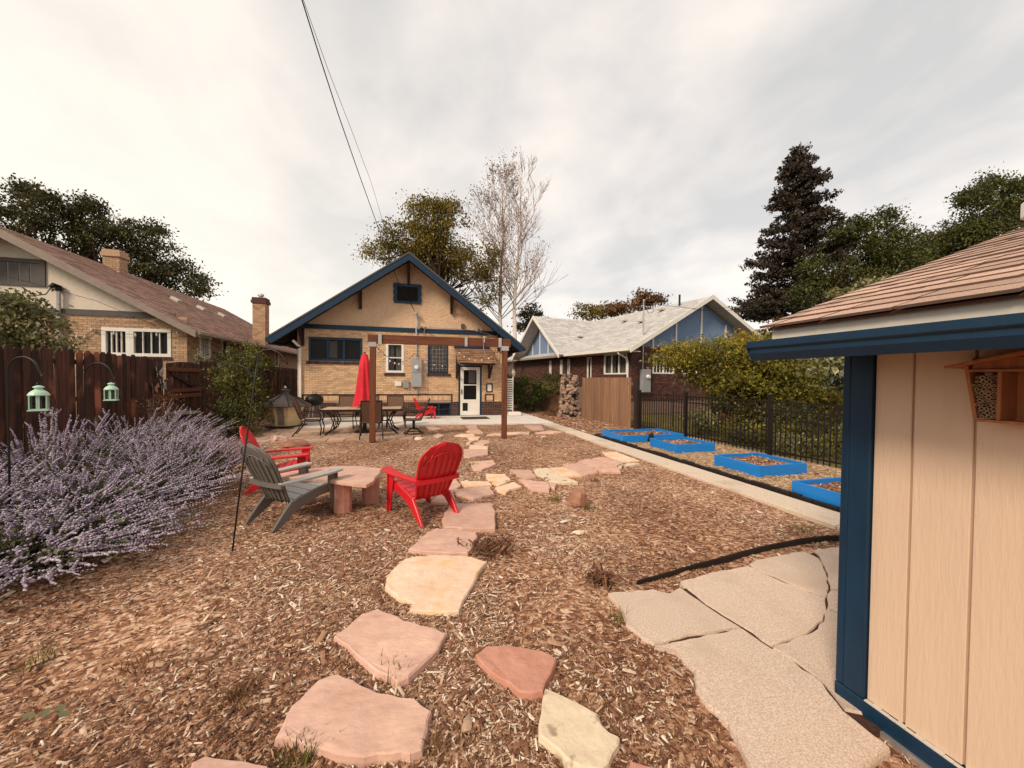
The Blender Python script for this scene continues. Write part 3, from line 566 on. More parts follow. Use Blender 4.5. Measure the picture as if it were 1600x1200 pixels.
def window(par, x0, x1, z0, z1, y, fm='white', nv=0, zs=(), fr=.07, loc=(0, 0, 0), rz=0, curtain=False, depth=.1, pane='glass', name='window', mun=None):
    """framed window facing local -Y; frame is a part, panes, bars and curtain sub-parts"""
    mb = MB(); mb.box(x0, x1, y-.02, y+depth, z0, z0+fr); mb.box(x0, x1, y-.02, y+depth, z1-fr, z1); mb.box(x0, x0+fr, y-.02, y+depth, z0+fr, z1-fr); mb.box(x1-fr, x1, y-.02, y+depth, z0+fr, z1-fr)
    f = mb.build(name, fm, par, loc=loc, rot=(0, 0, rz), bevel=.004)
    ix0, ix1, iz0, iz1 = x0+fr, x1-fr, z0+fr, z1-fr
    n = nv+1; wdt = (ix1-ix0)/n
    for i in range(nv):
        b = MB(); c = ix0+wdt*(i+1); b.box(c-fr*.45, c+fr*.45, y-.015, y+depth*.8, iz0, iz1); b.build('mullion', fm, f)
    for z in zs:
        b = MB(); b.box(ix0, ix1, y-.005, y+depth*.7, z-.02, z+.02); b.build('glazing_bar', fm, f)
    if mun:
        for i in range(n):
            for q in range(1, mun):
                c = ix0+wdt*i+wdt*q/mun; b = MB(); b.box(c-.012, c+.012, y+.01, y+depth*.6, iz0, iz1); b.build('glazing_bar', fm, f)
    for i in range(n):
        b = MB(); b.box(ix0+wdt*i, ix0+wdt*(i+1), y+depth*.5, y+depth*.5+.006, iz0, iz1); b.build('pane', pane, f)
    b = MB(); b.box(ix0, ix1, y+depth+.25, y+depth+.3, iz0-.05, iz1+.05); b.box(ix0-.02, ix0, y+depth, y+depth+.25, iz0, iz1); b.box(ix1, ix1+.02, y+depth, y+depth+.25, iz0, iz1)
    b.box(ix0, ix1, y+depth, y+depth+.25, iz0-.02, iz0); b.box(ix0, ix1, y+depth, y+depth+.25, iz1, iz1+.02); b.build('recess', 'darkroom', f)
    if curtain:
        for a, b_ in (((ix0, ix0+(ix1-ix0)*.42)), ((ix1-(ix1-ix0)*.42, ix1))):
            c = MB(); k = 16; vs = []
            for i in range(k+1): vs += [(a+(b_-a)*i/k, y+depth+.05+.015*math.sin(i*2.4), iz0+.02), (a+(b_-a)*i/k, y+depth+.05+.015*math.sin(i*2.4+.4), iz1)]
            c.add(vs, [(2*i, 2*i+2, 2*i+3, 2*i+1) for i in range(k)]); c.build('curtain', 'curtain', f, smooth=True)
    return f
def shingle_slope(mb, p00, p10, p01, p11, course=.16, wid=.32, th=.014):
    """rows of roof shingles on the quad p00->p10 (eave), p01->p11 (ridge)"""
    p00, p10, p01, p11 = map(Vector, (p00, p10, p01, p11)); H_ = ((p01-p00).length+(p11-p10).length)/2; n = max(2, int(H_/course))
    nrm = (p10-p00).cross(p01-p00).normalized()
    if nrm.z < 0: nrm = -nrm
    for r in range(n):
        t0, t1 = r/n, min(1, (r+1.15)/n); a0, b0 = p00.lerp(p01, t0), p10.lerp(p11, t0); a1, b1 = p00.lerp(p01, t1), p10.lerp(p11, t1)
        Lr = (b0-a0).length; k = max(1, int(Lr/wid)); cuts = [0]+sorted([(i+random.uniform(-.25, .25)+(.5 if r % 2 else 0))/k for i in range(1, k)])+[1]
        for i in range(len(cuts)-1):
            u0, u1 = max(0, min(1, cuts[i])), max(0, min(1, cuts[i+1]))
            if u1-u0 < 1e-4: continue
            o = nrm*(th*random.uniform(.8, 1.3)); A, B = a0.lerp(b0, u0), a0.lerp(b0, u1); C_, D_ = a1.lerp(b1, u1), a1.lerp(b1, u0)
            mb.add([A+o, B+o, C_+nrm*.002, D_+nrm*.002, A-nrm*.002, B-nrm*.002], [(0, 1, 2, 3), (4, 5, 1, 0), (4, 0, 3), (5, 2, 1)], tone=random.random())
def slab_quad(mb, a, b, c, d, th):
    a, b, c, d = map(Vector, (a, b, c, d)); n = (b-a).cross(d-a).normalized()
    if n.z < 0: n = -n
    mb.add([a, b, c, d, a-n*th, b-n*th, c-n*th, d-n*th], [(0, 1, 2, 3), (7, 6, 5, 4), (0, 4, 5, 1), (1, 5, 6, 2), (2, 6, 7, 3), (3, 7, 4, 0)])

# ================================================================ MAIN HOUSE
house = thing('brick_bungalow', 'tan brick bungalow with blue trimmed gable behind the patio', 'house', (0, 16, 0))
HX0, HX1 = -4.12, 3.86; BELT = 3.5; YB = 10
pk = Vector((-.08, 0, 6.36)); sl = (6.36-2.97)/(4.85-.08)
def Hp(x, y, z): return (x, y, z)
wins = dict(a=(-3.74, -1.83, 2.22, 3.12), b=(-.96, -.28, 1.80, 3.0), c=(.66, 1.48, 1.80, 3.0), d=(1.93, 2.86, .05, 2.13), e=(-2.76, -1.5, .04, .6), f=(.62, 1.6, .04, .6))
hl = list(wins.values())
mb = MB(); wall_holes(mb, HX0, HX1, -.1, BELT, hl, 0, .22)
mb.box(HX0, HX0+.2, .221, YB, -.1, BELT-.01); mb.box(HX1-.2, HX1, .221, YB, -.1, BELT-.01); mb.box(HX0, HX1, YB-.2, YB, -.1, BELT-.02)
mb.build('wall', 'mortar', house)
mb = MB(); bricks(mb, HX0, HX1, .96, BELT-.06, hl, 0); bricks(mb, HX0, -3.98, .64, .95, hl, 0); bricks(mb, 1.68, 3.02, .64, .95, hl, 0); bricks(mb, 3.44, HX1, .64, .95, hl, 0)
bricks(mb, -3.9, 1.6, .70, .90, hl, 0, vertical=True); bricks(mb, 3.1, 3.36, .70, .90, hl, 0, vertical=True)
mb.build('tan_bricks', 'tanbrick', house, kind='stuff')
mb = MB(); bricks(mb, HX0, HX1, .05, .63, hl, -.004, bh=.073); mb.build('plinth_bricks', 'darkbrick', house, kind='stuff')
mb = MB(); mb.box(HX0, HX1, -.005, .0, .03, .632); mb2 = MB(); wall_holes(mb2, HX0, HX1, .03, .632, [h for h in hl if h[2] < .6], -.006, -.001); mb2.build('plinth', 'palemortar', house)
mb = MB(); bricks(mb, -3.98, 1.68, .905, .965, [], -.006, bh=.06); bricks(mb, 3.03, 3.43, .905, .965, [], -.006, bh=.06)
for x in (-3.98, 1.60, 3.03, 3.37): bricks(mb, x, x+.065, .64, .9, [], -.006, bl=.065, bh=.1)
mb.build('dark_brick_border', 'darkbrick', house, kind='stuff')
for (x0, x1, zt) in ((-3.82, -1.76, 2.21), (-1.02, -.2, 1.79), (.6, 1.56, 1.79)):
    mb = MB(); x = x0
    while x < x1-.03: mb.box(x, x+.056, -.045, .01, zt-.11, zt+random.uniform(-.003, .003), tone=random.random()); x += .066
    mb.build('brick_sill', 'darkbrick', house, kind='stuff')
# gable
gz = lambda x: pk.z-.28-abs(x-pk.x)*sl
mb = MB(); mb.prism([(HX0, BELT), (HX1, BELT), (HX1, gz(HX1)+.25), (pk.x, gz(pk.x)+.2), (HX0, gz(HX0)+.25)], .02, .22, ax=1); mb.build('gable_wall', 'stucco', house, fixn=True)
mb = MB(); mb.box(-3.95, 3.6, -.05, .0, BELT-.07, BELT+.1); mb.build('belt_board', 'blue', house, bevel=.005)
# roof
for sgn, ex, ez in ((-1, -4.87, 2.97), (1, 4.5, 2.9)):
    mb = MB(); a, b, c, d = (ex, -.78, ez), (ex, YB+.6, ez), (pk.x, YB+.6, pk.z), (pk.x, -.78, pk.z)
    slab_quad(mb, *(Vector(q)-Vector((0, 0, .02)) for q in (a, b, c, d)), .07); mb.build('roof_deck', 'darkwood', house, fixn=True)
    mb = MB(); shingle_slope(mb, a, b, d, c, .2, .4); mb.build('roof', 'shinglefar', house, kind='stuff')
    mb = MB(); d_ = Vector((ex-pk.x, 0, ez-pk.z)).normalized(); n_ = Vector((-d_.z, 0, d_.x)); n_ = n_ if n_.z < 0 else -n_
    P0 = Vector((pk.x, -.84, pk.z-.02)); P1 = Vector((ex-sgn*-.02, -.84, ez-.02)); 
    vs = [P0, P1, P1+n_*.23, Vector((pk.x, -.84, P0.z-.27))]; mb.add(vs+[v+Vector((0, .05, 0)) for v in vs], [(0, 1, 2, 3), (7, 6, 5, 4), (0, 4, 5, 1), (1, 5, 6, 2), (2, 6, 7, 3), (3, 7, 4, 0)])
    mb.build('bargeboard', 'blue', house, fixn=True)
    mb = MB(); vs = [P0+Vector((0, -.02, .045)), P1+Vector((sgn*.03, -.02, .03)), P1+n_*.05+Vector((sgn*.03, -.02, .03)), P0+Vector((0, -.02, -.02))]; mb.add(vs+[v+Vector((0, .08, 0)) for v in vs], [(0, 1, 2, 3), (7, 6, 5, 4), (0, 4, 5, 1), (1, 5, 6, 2), (2, 6, 7, 3), (3, 7, 4, 0)])
    mb.build('roof_edge', 'greytrim', house, fixn=True)
    # gutter and rafter tails on the side
    mb = MB(); mb.box(min(ex, ex+sgn*.1), max(ex, ex+sgn*.1), -.7, YB+.5, ez-.12, ez-.02); mb.build('gutter', 'blue', house)
    for k in range(14):
        mb = MB(); y = -.5+k*.7; mb.bar((ex, y, ez-.1), (HX0 if sgn < 0 else HX1, y, ez+.62*.71-.1), .05, .1); mb.build('rafter_tail', 'darkwood', house)
for x, zt in ((-1.9, 4.98), (1.6, 4.98), (-.1, 6.05), (-3.93, 3.5), (3.6, 3.5)):
    mb = MB(); mb.box(x-.05, x+.05, -.12, -.0, zt-.72, zt); mb.box(x-.049, x+.049, -.74, -.12, zt-.08, zt+.03); mb.bar((x, -.1, zt-.6), (x, -.62, zt-.08), .07, .07); mb.build('roof_bracket', 'darkwood', house)
# windows
w1 = window(house, *wins['a'], -.0, 'blue', nv=2, fr=.09, curtain=False)
b = MB(); b.box(-3.1, -2.78, .2, .21, 2.35, 3.0); b.build('curtain', 'curtain', w1)
w2 = window(house, *wins['b'], 0, 'white', zs=(2.4,), fr=.09, curtain=True)
g = MB(); g.box(.70, 1.44, .10, .14, 1.84, 2.96); fg = MB()
fr = MB(); wall_holes(fr, .66, 1.48, 1.80, 3.0, [(.73, 1.41, 1.86, 2.95)], -.02, .09); gb = fr.build('glass_block_window', 'blue', house)
for i in range(5):
    for j in range(7):
        x = .732+i*.1355; z = 1.862+j*.155; q = MB(); q.box(x, x+.115, .0, .08, z, z+.135); q.build('glass_block', mat('gb', (.09, .08, .075), .3, amt=.8, sc=14, bump=.8, bsc=18) if (i, j) == (0, 0) else bpy.data.materials['gb'], gb, bevel=.01)
q = MB(); q.box(.73, 1.41, .03, .05, 1.86, 2.95); q.build('block_joint', 'offwhite', gb)
for key in ('e', 'f'):
    f_ = window(house, *wins[key], -.02, 'greytrim' if key == 'e' else 'blue', nv=1, zs=(.32,) if key == 'f' else (), fr=.06, depth=.08)
# attic vent window with wavy frame sides
vt = MB(); wall_holes(vt, -.66, .38, 4.58, 5.36, [(-.54, .26, 4.67, 5.24)], -.035, .02)
for sx in (-1, 1):
    for k in range(3): vt.prism([((-.14+sx*.52)+sx*.03*math.sin(a*PI/6), 4.62+k*.25+.25*a/6) for a in range(7)], -.034, .018, ax=1)
va = vt.build('attic_window', 'blue', house)
q = MB(); q.box(-.54, .26, -.0, .015, 4.67, 5.24); q.build('pane', 'darkroom', va)
# door with screen, pet flap
dx0, dx1 = wins['d'][:2]
q = MB(); wall_holes(q, dx0-.02, dx1+.02, .05, 2.15, [(dx0+.05, dx1-.05, .05, 2.08)], -.03, .12); fr = q.build('door_frame', 'blue', house)
q = MB(); X0, X1 = dx0+.055, dx1-.055; wall_holes(q, X0, X1, .07, 2.075, [(X0+.14, X1-.14, .72, 1.95), (X0+.1, X0+.32, .24, .58)], -.02, .03); dr = q.build('door', 'white', house)
q = MB(); q.box(X0+.14, X1-.14, .0, .006, .72, 1.95); q.build('door_glass', 'glass', dr)
q = MB(); q.box(X0+.14, X1-.14, -.01, .02, 1.31, 1.35); q.build('glazing_bar', 'white', dr)
q = MB(); q.box(X0+.1, X0+.32, .0, .01, .24, .58); q.build('pet_flap', 'darkroom', dr)
q = MB(); q.box(X0+.14, X1-.14, .15, .16, .6, 2.0); q.build('door_backing', 'darkroom', dr)
q = MB(); q.box(X0+.36, X1-.16, .08, .085, 1.4, 1.93); q.build('curtain', 'curtain', dr)
q = MB(); q.box(X0+.04, X0+.07, -.06, -.02, .95, 1.15); q.build('door_handle', 'black', dr)
# shingled canopy over the door
cn = MB(); slab_quad(cn, (1.78, -.85, 2.2), (3.3, -.85, 2.2), (3.3, -.02, 2.82), (1.78, -.02, 2.82), .06); cn.build('door_canopy', 'darkwood', house, fixn=True)
cn = MB(); shingle_slope(cn, (1.76, -.87, 2.21), (3.32, -.87, 2.21), (1.76, -.02, 2.84), (3.32, -.02, 2.84), .13, .2, .03); cn.build('canopy_shingles', 'shinglecan', house, kind='stuff')
q = MB(); q.box(1.72, 3.2, -.06, -.0, 2.84, 2.98); q.build('canopy_flashing', 'blue', house)
for x in (1.83, 3.2):
    q = MB(); q.box(x-.04, x+.04, -.1, -.01, 1.6, 2.7); q.bar((x, -.08, 1.68), (x, -.75, 2.22), .07, .07); q.bar((x, -.08, 2.2), (x, -.8, 2.2), .07, .07); q.build('canopy_bracket', 'darkwood', house)
# electrics and small wall things
q = MB(); q.box(.02, .42, -.15, -.0, 1.24, 2.37); mt = q.build('meter_box', 'metalgrey', house, bevel=.01)
q = MB(); q.lathe([(.09, 0), (.09, .03), (.075, .09), (.05, .11)], 16); q.build('meter_dial', 'white', mt, loc=(.22, -.14, 2.02), rot=(PI/2, 0, 0))
q = MB(); q.box(.03, .41, -.155, -.15, 1.83, 1.84); q.build('box_seam', 'black', mt)
q = MB(); q.box(-.62, -.37, -.09, 0, 1.28, 1.47); q.build('junction_box', 'white', house, bevel=.006)
q = MB(); q.box(-.3, -.08, -.1, 0, 1.2, 1.5); q.build('junction_box', 'metalgrey', house, bevel=.006)
q = MB(); q.tube([(.2, -.07, 2.36), (.2, -.07, 4.0)], .028, 8); q.build('conduit', 'galv', house)
q = MB(); q.tube([(.2, -.07, 4.0), (.2, -.07, 4.16), (.2, -.14, 4.22), (.2, -.2, 4.12)], [.045, .06, .055, .045], 8); q.build('weatherhead', 'galv', house)
q = MB(); q.tube([(-.1, -.07, 1.2), (-.1, -.07, 1.0), (.25, -.07, 1.0), (.25, -.07, 1.2)], .012, 5); q.tube([(.3, -.05, 1.02), (.62, -.05, 1.02), (.62, -.05, 1.8), (.62, -.05, 2.9)], .01, 5); q.box(.16, .26, -.1, 0, .95, 1.1); q.build('cable_run', 'galv', house)
q = MB(); q.tube([(.5, -.08, 3.35), (.52, -.08, 3.6), (.7, -.08, 3.66), (2.6, -.08, 3.6), (3.4, -.08, 3.4)], .015, 5); q.build('cable_run', 'galv', house)
for lx in (.42, 2.75):
    q = MB(); q.lathe([(.06, 0), (.06, .05), (.03, .06)], 10); fl = q.build('floodlight', 'black', house, loc=(lx, -.05, 3.62), rot=(PI/2, 0, 0))
    for s in (-1, 1):
        q = MB(); q.tube([(s*.02, 0, .05), (s*.1, 0, .12), (s*.14, -.02, .2)], [.02, .03, .06], 8); q.build('lamp_head', 'galv', fl)
q = MB(); q.box(2.0, 2.14, -.06, .02, 3.68, 3.86); q.build('wall_vent', 'greytrim', house)
fr = MB(); wall_holes(fr, 3.08, 3.36, 1.02, 1.4, [(3.13, 3.31, 1.07, 1.35)], -.03, 0); nb = fr.build('notice_frame', 'darkwood', house)
q = MB(); q.box(3.13, 3.31, -.02, -.012, 1.07, 1.35); q.build('notice_sheet', 'white', nb)
# downspout
q = MB(); q.bar((-4.02, -.06, 2.72), (-4.02, -.06, .15), .085, .06, (0, 1, 0)); q.bar((-4.02, -.06, 2.72), (-4.2, -.3, 2.95), .085, .06, (0, 1, 0)); q.bar((-4.02, -.06, .15), (-4.02, -.3, .06), .085, .06, (1, 0, 0)); q.build('downspout', 'white', house)
q = MB(); q.tube([(-4.95, -.45, 2.8), (-4.6, -.3, 2.76), (-4.2, -.15, 2.76), (-4.02, -.08, 2.7)], .04, 6); q.build('drain_elbow', 'black', house)
# chimney
q = MB(); q.box(-3.4, -3.02, 2.6, 3.0, 3.6, 5.02); ch = q.build('chimney', 'tanbrick2', house)
q = MB(); q.box(-3.46, -2.96, 2.54, 3.06, 4.78, 4.96); q.box(-3.42, -3.0, 2.58, 3.02, 4.97, 5.1); q.build('chimney_cap', 'tan_trim', ch)
# louvre grille and white step at right corner
q = MB(); q.box(3.9, 4.0, 1.1, 1.2, .0, 1.65)
wg = thing('white_gate', 'narrow white slatted gate beside the right corner of the tan house', 'gate', (4.15, 16.3, 0))
for k in range(14):
    q = MB(); q.box(-.16, .16, -.01, .01, .25+k*.1, .25+k*.1+.06); q.build('slat', 'white', wg)
q = MB(); q.box(-.2, -.16, -.02, .02, .05, 1.7); q.box(.16, .2, -.02, .02, .05, 1.7); q.build('frame', 'white', wg)
sp = tag(MB().box(3.98, 4.5, 15.5, 15.85, .05, .2).build('step_block', 'white', bevel=.02), 'low white plastic step at the right corner of the tan house', 'step')
dm = tag(MB().box(1.9, 2.95, 14.45, 15.3, .053, .068).build('doormat', 'mat', bevel=.004), 'dark rubber doormat in front of the white back door', 'doormat')

# ================================================================ LEFT NEIGHBOUR HOUSE
ln = thing('neighbour_house', 'cream and buff brick house with brown roof behind the dark fence', 'house', (-7, 14.7, 0))
# local: x to the right from the corner (negative = left), y back
pkx, pkz = -4.44, 5.86; ex, ez = .53, 3.0; s_ = (pkz-ez)/(ex-pkx)
wl = [(-2.22, -.42, 2.22, 3.08)]
mb = MB(); wall_holes(mb, -8.8, 0, 0, 3.5, wl, 0, .2); mb.build('wall', 'mortar', ln)
mb = MB(); bricks(mb, -4.5, 0, 1.5, 3.42, wl, 0, bl=.215, bh=.075); mb.build('buff_bricks', 'tanbrick2', ln, kind='stuff')
sw = [(.7, 1.45, 2.22, 3.05), (2.3, 2.9, 2.1, 3.05), (4.0, 4.5, 2.1, 3.05), (5.6, 6.0, 2.1, 3.05), (8.2, 8.8, 2.1, 3.05)]
T90 = (0, 0, PI/2)
mb = MB(); wall_holes(mb, .21, 13, 0, 3.2, sw, 0, .2); mb.build('wall', 'mortar', ln, rot=T90)
mb = MB(); bricks(mb, 0, 11, 1.6, 3.18, sw, -.001, bl=.215, bh=.075); mb.build('buff_bricks', 'tanbrick2', ln, rot=T90, kind='stuff')
mb = MB(); mb.box(-8.8, -8.6, .2, 13, 0, 3.19); mb.build('wall', 'mortar', ln)
window(ln, -2.22, -1.5, 2.2, 3.08, -.01, 'white', fr=.11, mun=4, depth=.12)
window(ln, -1.5, -.42, 2.2, 3.08, -.012, 'white', fr=.1, mun=4, depth=.12)
q = MB(); x = -2.3
while x < -.4: q.box(x, x+.056, -.05, 0, 2.1, 2.195, tone=random.random()); x += .066
q.build('brick_sill', 'redbrick', ln, kind='stuff')
window(ln, .7, 1.45, 2.22, 3.05, -.015, 'white', fr=.12, rz=PI/2, mun=4)
for a, b in ((2.3, 2.9), (4.0, 4.5), (5.6, 6.0), (8.2, 8.8)): window(ln, a, b, 2.1, 3.05, -.015, 'white', fr=.09, rz=PI/2)
q = MB(); q.box(-7.0, -.3, -.04, .0, 3.42, 3.6); q.build('belt_board', 'greytrim', ln)
mb = MB(); gzl = lambda x: pkz-.32-abs(x-pkx)*s_
mb.prism([(-8.8, 3.45), (-.02, 3.45), (-.02, gzl(0)+.2), (pkx, gzl(pkx)+.15), (-8.8, gzl(-8.8)+.2)], .01, .2, ax=1); mb.build('gable_wall', 'whitestucco', ln, fixn=True)
lx = 2*pkx-ex
for sgn, X in ((1, ex), (-1, lx)):
    a, b, c, d = (X, -.6, ez), (X, 13.4, ez), (pkx, 13.4, pkz), (pkx, -.6, pkz)
    mb = MB(); slab_quad(mb, *(Vector(q_)-Vector((0, 0, .02)) for q_ in (a, b, c, d)), .08); mb.build('roof_deck', 'tan_trim', ln, fixn=True)
    mb = MB(); shingle_slope(mb, a, b, d, c, .18, .35); mb.build('roof', 'shinglefar', ln, kind='stuff')
    mb = MB(); mb.bar((X+.02*sgn, -.64, ez-.07), (pkx, -.64, pkz-.07), .05, .2, (0, 1, 0)); 
    mb = MB(); vs = [Vector((pkx, -.65, pkz)), Vector((X, -.65, ez)), Vector((X, -.65, ez-.2)), Vector((pkx, -.65, pkz-.24))]; mb.add(vs+[v+Vector((0, .05, 0)) for v in vs], [(0, 1, 2, 3), (7, 6, 5, 4), (0, 4, 5, 1), (1, 5, 6, 2), (2, 6, 7, 3), (3, 7, 4, 0)]); mb.build('bargeboard', 'tan_trim', ln, fixn=True)
mb = MB(); mb.box(ex, ex+.11, -.6, 13.4, ez-.1, ez-.01); mb.build('gutter', 'tan_trim', ln)
for k in range(18):
    mb = MB(); y = -.3+k*.75; mb.bar((ex-.03, y, ez-.12), (0, y, ez+.53*s_-.16), .05, .09); mb.build('rafter_tail', 'offwhite', ln)
# louvred attic vent
q = MB(); wall_holes(q, -4.8, -3.55, 4.22, 5.02, [(-4.68, -3.67, 4.33, 4.9)], -.03, .01); av = q.build('attic_vent', 'greytrim', ln)
for k in range(4): q = MB(); q.box(-4.67+k*.255, -4.67+k*.255+.235, -.01, .005, 4.33, 4.9); q.build('panel', 'metalgrey' if False else 'greytrim', av, bevel=.01)
q = MB(); q.tube([(-3.2, -.08, 2.0), (-3.2, -.08, 4.1)], .05, 8); q.build('conduit', 'galv', ln)
q = MB(); q.tube([(-3.2, -.08, 4.1), (-3.2, -.08, 4.22), (-3.27, -.16, 4.26), (-3.32, -.2, 4.18)], [.07, .09, .08, .05], 8); q.tube([(-3.3, -.2, 4.16), (-3.35, -.3, 3.95), (-3.55, -.35, 3.9), (-3.8, -.4, 4.1)], .018, 5); q.build('weatherhead', 'black', ln)
# chimneys of the neighbour, brick built
def chimney(parent, x, y, z0, z1, wx, wy, m, cap):
    q = MB(); q.box(x-wx/2+.01, x+wx/2-.01, y-wy/2+.01, y+wy/2-.01, z0, z1); c = q.build('chimney', 'mortar', parent)
    q = MB(); bricks(q, x-wx/2, x+wx/2, z0, z1, [], y-wy/2+.012, bl=.205, bh=.07)
    for sgn in (1, -1):
        b = MB(); bricks(b, -wy/2, wy/2, z0, z1, [], 0, bl=.205, bh=.07)
        R = Matrix.Translation((x+sgn*(wx/2-.012), y, 0)) @ Matrix.Rotation(sgn*PI/2, 4, 'Z'); q.v_off = len(q.v)
        o = len(q.v); q.v += [tuple(R @ Vector(v)) for v in b.v]; q.f += [tuple(i+o for i in f) for f in b.f]; q.t += b.t
    q.build('chimney_bricks', m, c, kind='stuff')
    q = MB(); q.box(x-wx/2-.05, x+wx/2+.05, y-wy/2-.05, y+wy/2+.05, z1-.18, z1-.04); q.box(x-wx/2-.02, x+wx/2+.02, y-wy/2-.02, y+wy/2+.02, z1-.03, z1+.08); q.build('chimney_cap', cap, c); return c
chimney(ln, -4.15, 3.8, 4.6, 6.35, .52, .45, 'tanbrick2', 'tanbrick2')
c = chimney(ln, .25, 5.6, 2.9, 5.15, .52, .52, 'tanbrick2', 'redbrick')
q = MB(); q.lathe([(.08, 5.2), (.08, 5.32), (.14, 5.34), (.12, 5.42), (.02, 5.46)], 10, c=(.25, 5.6, 0)); q.build('flue_cap', 'galv', c)
for k, yy in enumerate((4.2, 6.2, 8.2)):
    q = MB(); q.box(-.15, .15, -.15, .15, 0, .12); q.build('roof_vent', 'offwhite', ln, loc=(-2.4, yy, ez+2.93*s_), rot=(0, math.atan(s_), 0))
q = MB(); pts = [(-3.0+.5*i/6*1.2, -.06, 3.0-.25*math.sin(i*PI/6)+0*.1) for i in range(7)]; q.tube(pts, .008, 4)
pts2 = [(-2.4+2.2*i/8, -.12, 3.0-.12*math.sin(i*PI/8)) for i in range(9)]; q.tube(pts2, .008, 4); sl_ = q.build('string_light_cord', 'wire', ln)
for p in pts[::2]+pts2[::2]:
    q = MB(); q.lathe([(.012, .05), (.014, .02), (.03, -.02), (.022, -.06), (.005, -.075)], 8); q.build('bulb', 'offwhite', sl_, loc=p)

# ================================================================ RIGHT NEIGHBOUR HOUSE (turned 10 degrees)
A10 = math.radians(10)
rn = thing('dark_brick_house', 'dark red brick house with light grey roof and blue gable panels', 'house', (9.37, 15.1, 0), A10)
# local x right along rear wall, y back; eave corner at origin
mw = 13.5
wr = [(.86, 2.56, 1.86, 2.87), (3.62, 4.0, 1.2, 2.8), (5.7, 5.95, 1.9, 2.78), (6.5, 6.75, 1.9, 2.78), (7.8, 8.05, 1.9, 2.78)]
# side wall faces -X: frame rotated -90 (local x of the wall runs towards the viewer)
Rm = (0, 0, -PI/2)
flip = lambda h: (-h[1], -h[0], h[2], h[3])
wrf = [flip(h) for h in wr]
mb = MB(); wall_holes(mb, -13, -.6, 0, 3.2, wrf, 0, .2); mb.build('wall', 'redmortar', rn, loc=(.6, 0, 0), rot=Rm)
mb = MB(); bricks(mb, -13, -.6, 1.2, 3.15, wrf, 0, bl=.215, bh=.078); mb.build('dark_bricks', 'redbrick', rn, loc=(.6, 0, 0), rot=Rm, kind='stuff')
rw = [(1.9, 3.3, 1.9, 2.75), (3.8, 4.9, 1.9, 2.75)]
mb = MB(); wall_holes(mb, .8, 9.7, 0, 3.2, rw, .6, .8); mb.build('wall', 'redmortar', rn)
mb = MB(); bricks(mb, .6, 9.7, .6, 3.15, rw, .6, bl=.215, bh=.078); mb.build('dark_bricks', 'redbrick', rn, kind='stuff')
mb = MB(); mb.box(9.5, 9.7, .8, 13, 0, 3.2); mb.build('wall', 'redmortar', rn)
q = MB(); q.prism([(.7, 3.1), (9.6, 3.1), (9.6, 3.7), (5.16, 5.55), (.7, 3.2)], .62, .75, ax=1); q.build('gable_wall', 'bluestucco', rn, fixn=True)
for x in (1.9, 3.4, 5.16, 7.0, 8.4):
    q = MB(); zt = 5.5-abs(x-5.16)*.52; q.box(x-.05, x+.05, .57, .617, 3.1, zt); q.build('panel_batten', 'white', rn)
window(rn, 1.9, 3.3, 1.9, 2.75, .59, 'white', nv=1, mun=3); window(rn, 3.8, 4.9, 1.9, 2.75, .59, 'white', nv=1)
for h, nv in zip(wrf, (2, 0, 0, 0, 0)):
    window(rn, *h, -.015, 'white', nv=nv, fr=.07, loc=(.6, 0, 0), rz=-PI/2, curtain=(nv == 2))
# roofs
P_, C0, D0 = (5.16, 0, 5.81), (0, 0, 3.0), (10.3, 0, 3.4)
B0, Bk = (0, 5.31, 3.05), (0, 13, 3.05)
def roofq(a, b, c, d, course=.18):
    m1 = MB(); slab_quad(m1, *(Vector(q_)-Vector((0, 0, .02)) for q_ in (a, b, c, d)), .1); m1.build('roof_deck', 'offwhite', rn, fixn=True)
    m1 = MB(); shingle_slope(m1, a, b, d, c, course, .35); m1.build('roof', 'shinglegrey', rn, kind='stuff')
roofq(C0, (0, 14, 3.0), (5.16, 14, 5.81), P_); roofq((10.3, 14, 3.4), D0, P_, (5.16, 14, 5.81))
# cross gable facing the side yard
G1, G2, GP = (-.35, 5.35, 3.0), (-.35, 11.6, 3.05), (-.35, 8.45, 5.6); R2 = (5.0, 8.45, 5.6)
roofq(G1, (5.0, 5.35, 3.0), R2, GP); roofq((5.0, 11.6, 3.05), G2, GP, R2)
q = MB(); q.prism([(5.75, 3.1), (11.2, 3.1), (8.45, 5.3)], .42, .6, ax=0); q.build('gable_wall', 'bluestucco', rn, fixn=True)
for y in (6.9, 7.9, 9.0, 10.0):
    q = MB(); q.box(.38, .415, y-.05, y+.05, 3.15, 5.25-abs(y-8.45)*.8); q.build('panel_batten', 'white', rn)
q = MB(); q.box(.36, .41, 5.9, 11.1, 3.05, 3.2); q.build('belt_board', 'white', rn)
def barge(pts, dirn, name='bargeboard', h=.22, mm='white'):
    m1 = MB(); vs = [Vector(pts[0]), Vector(pts[1]), Vector(pts[1])-Vector((0, 0, h)), Vector(pts[0])-Vector((0, 0, h))]; dv = Vector(dirn)
    m1.add([v+Vector((0, 0, .03)) for v in vs]+[v+dv+Vector((0, 0, .03)) for v in vs], [(0, 1, 2, 3), (7, 6, 5, 4), (0, 4, 5, 1), (1, 5, 6, 2), (2, 6, 7, 3), (3, 7, 4, 0)]); m1.build(name, mm, rn, fixn=True)
barge([(5.16, -.06, 5.83), (-.03, -.06, 3.0)], (0, .05, 0)); barge([(5.16, -.06, 5.83), (10.3, -.06, 3.4)], (0, .05, 0))
barge([(-.4, 8.45, 5.6), (-.4, 5.3, 3.0)], (-.05, 0, 0)); barge([(-.4, 8.45, 5.6), (-.4, 11.65, 3.0)], (-.05, 0, 0))
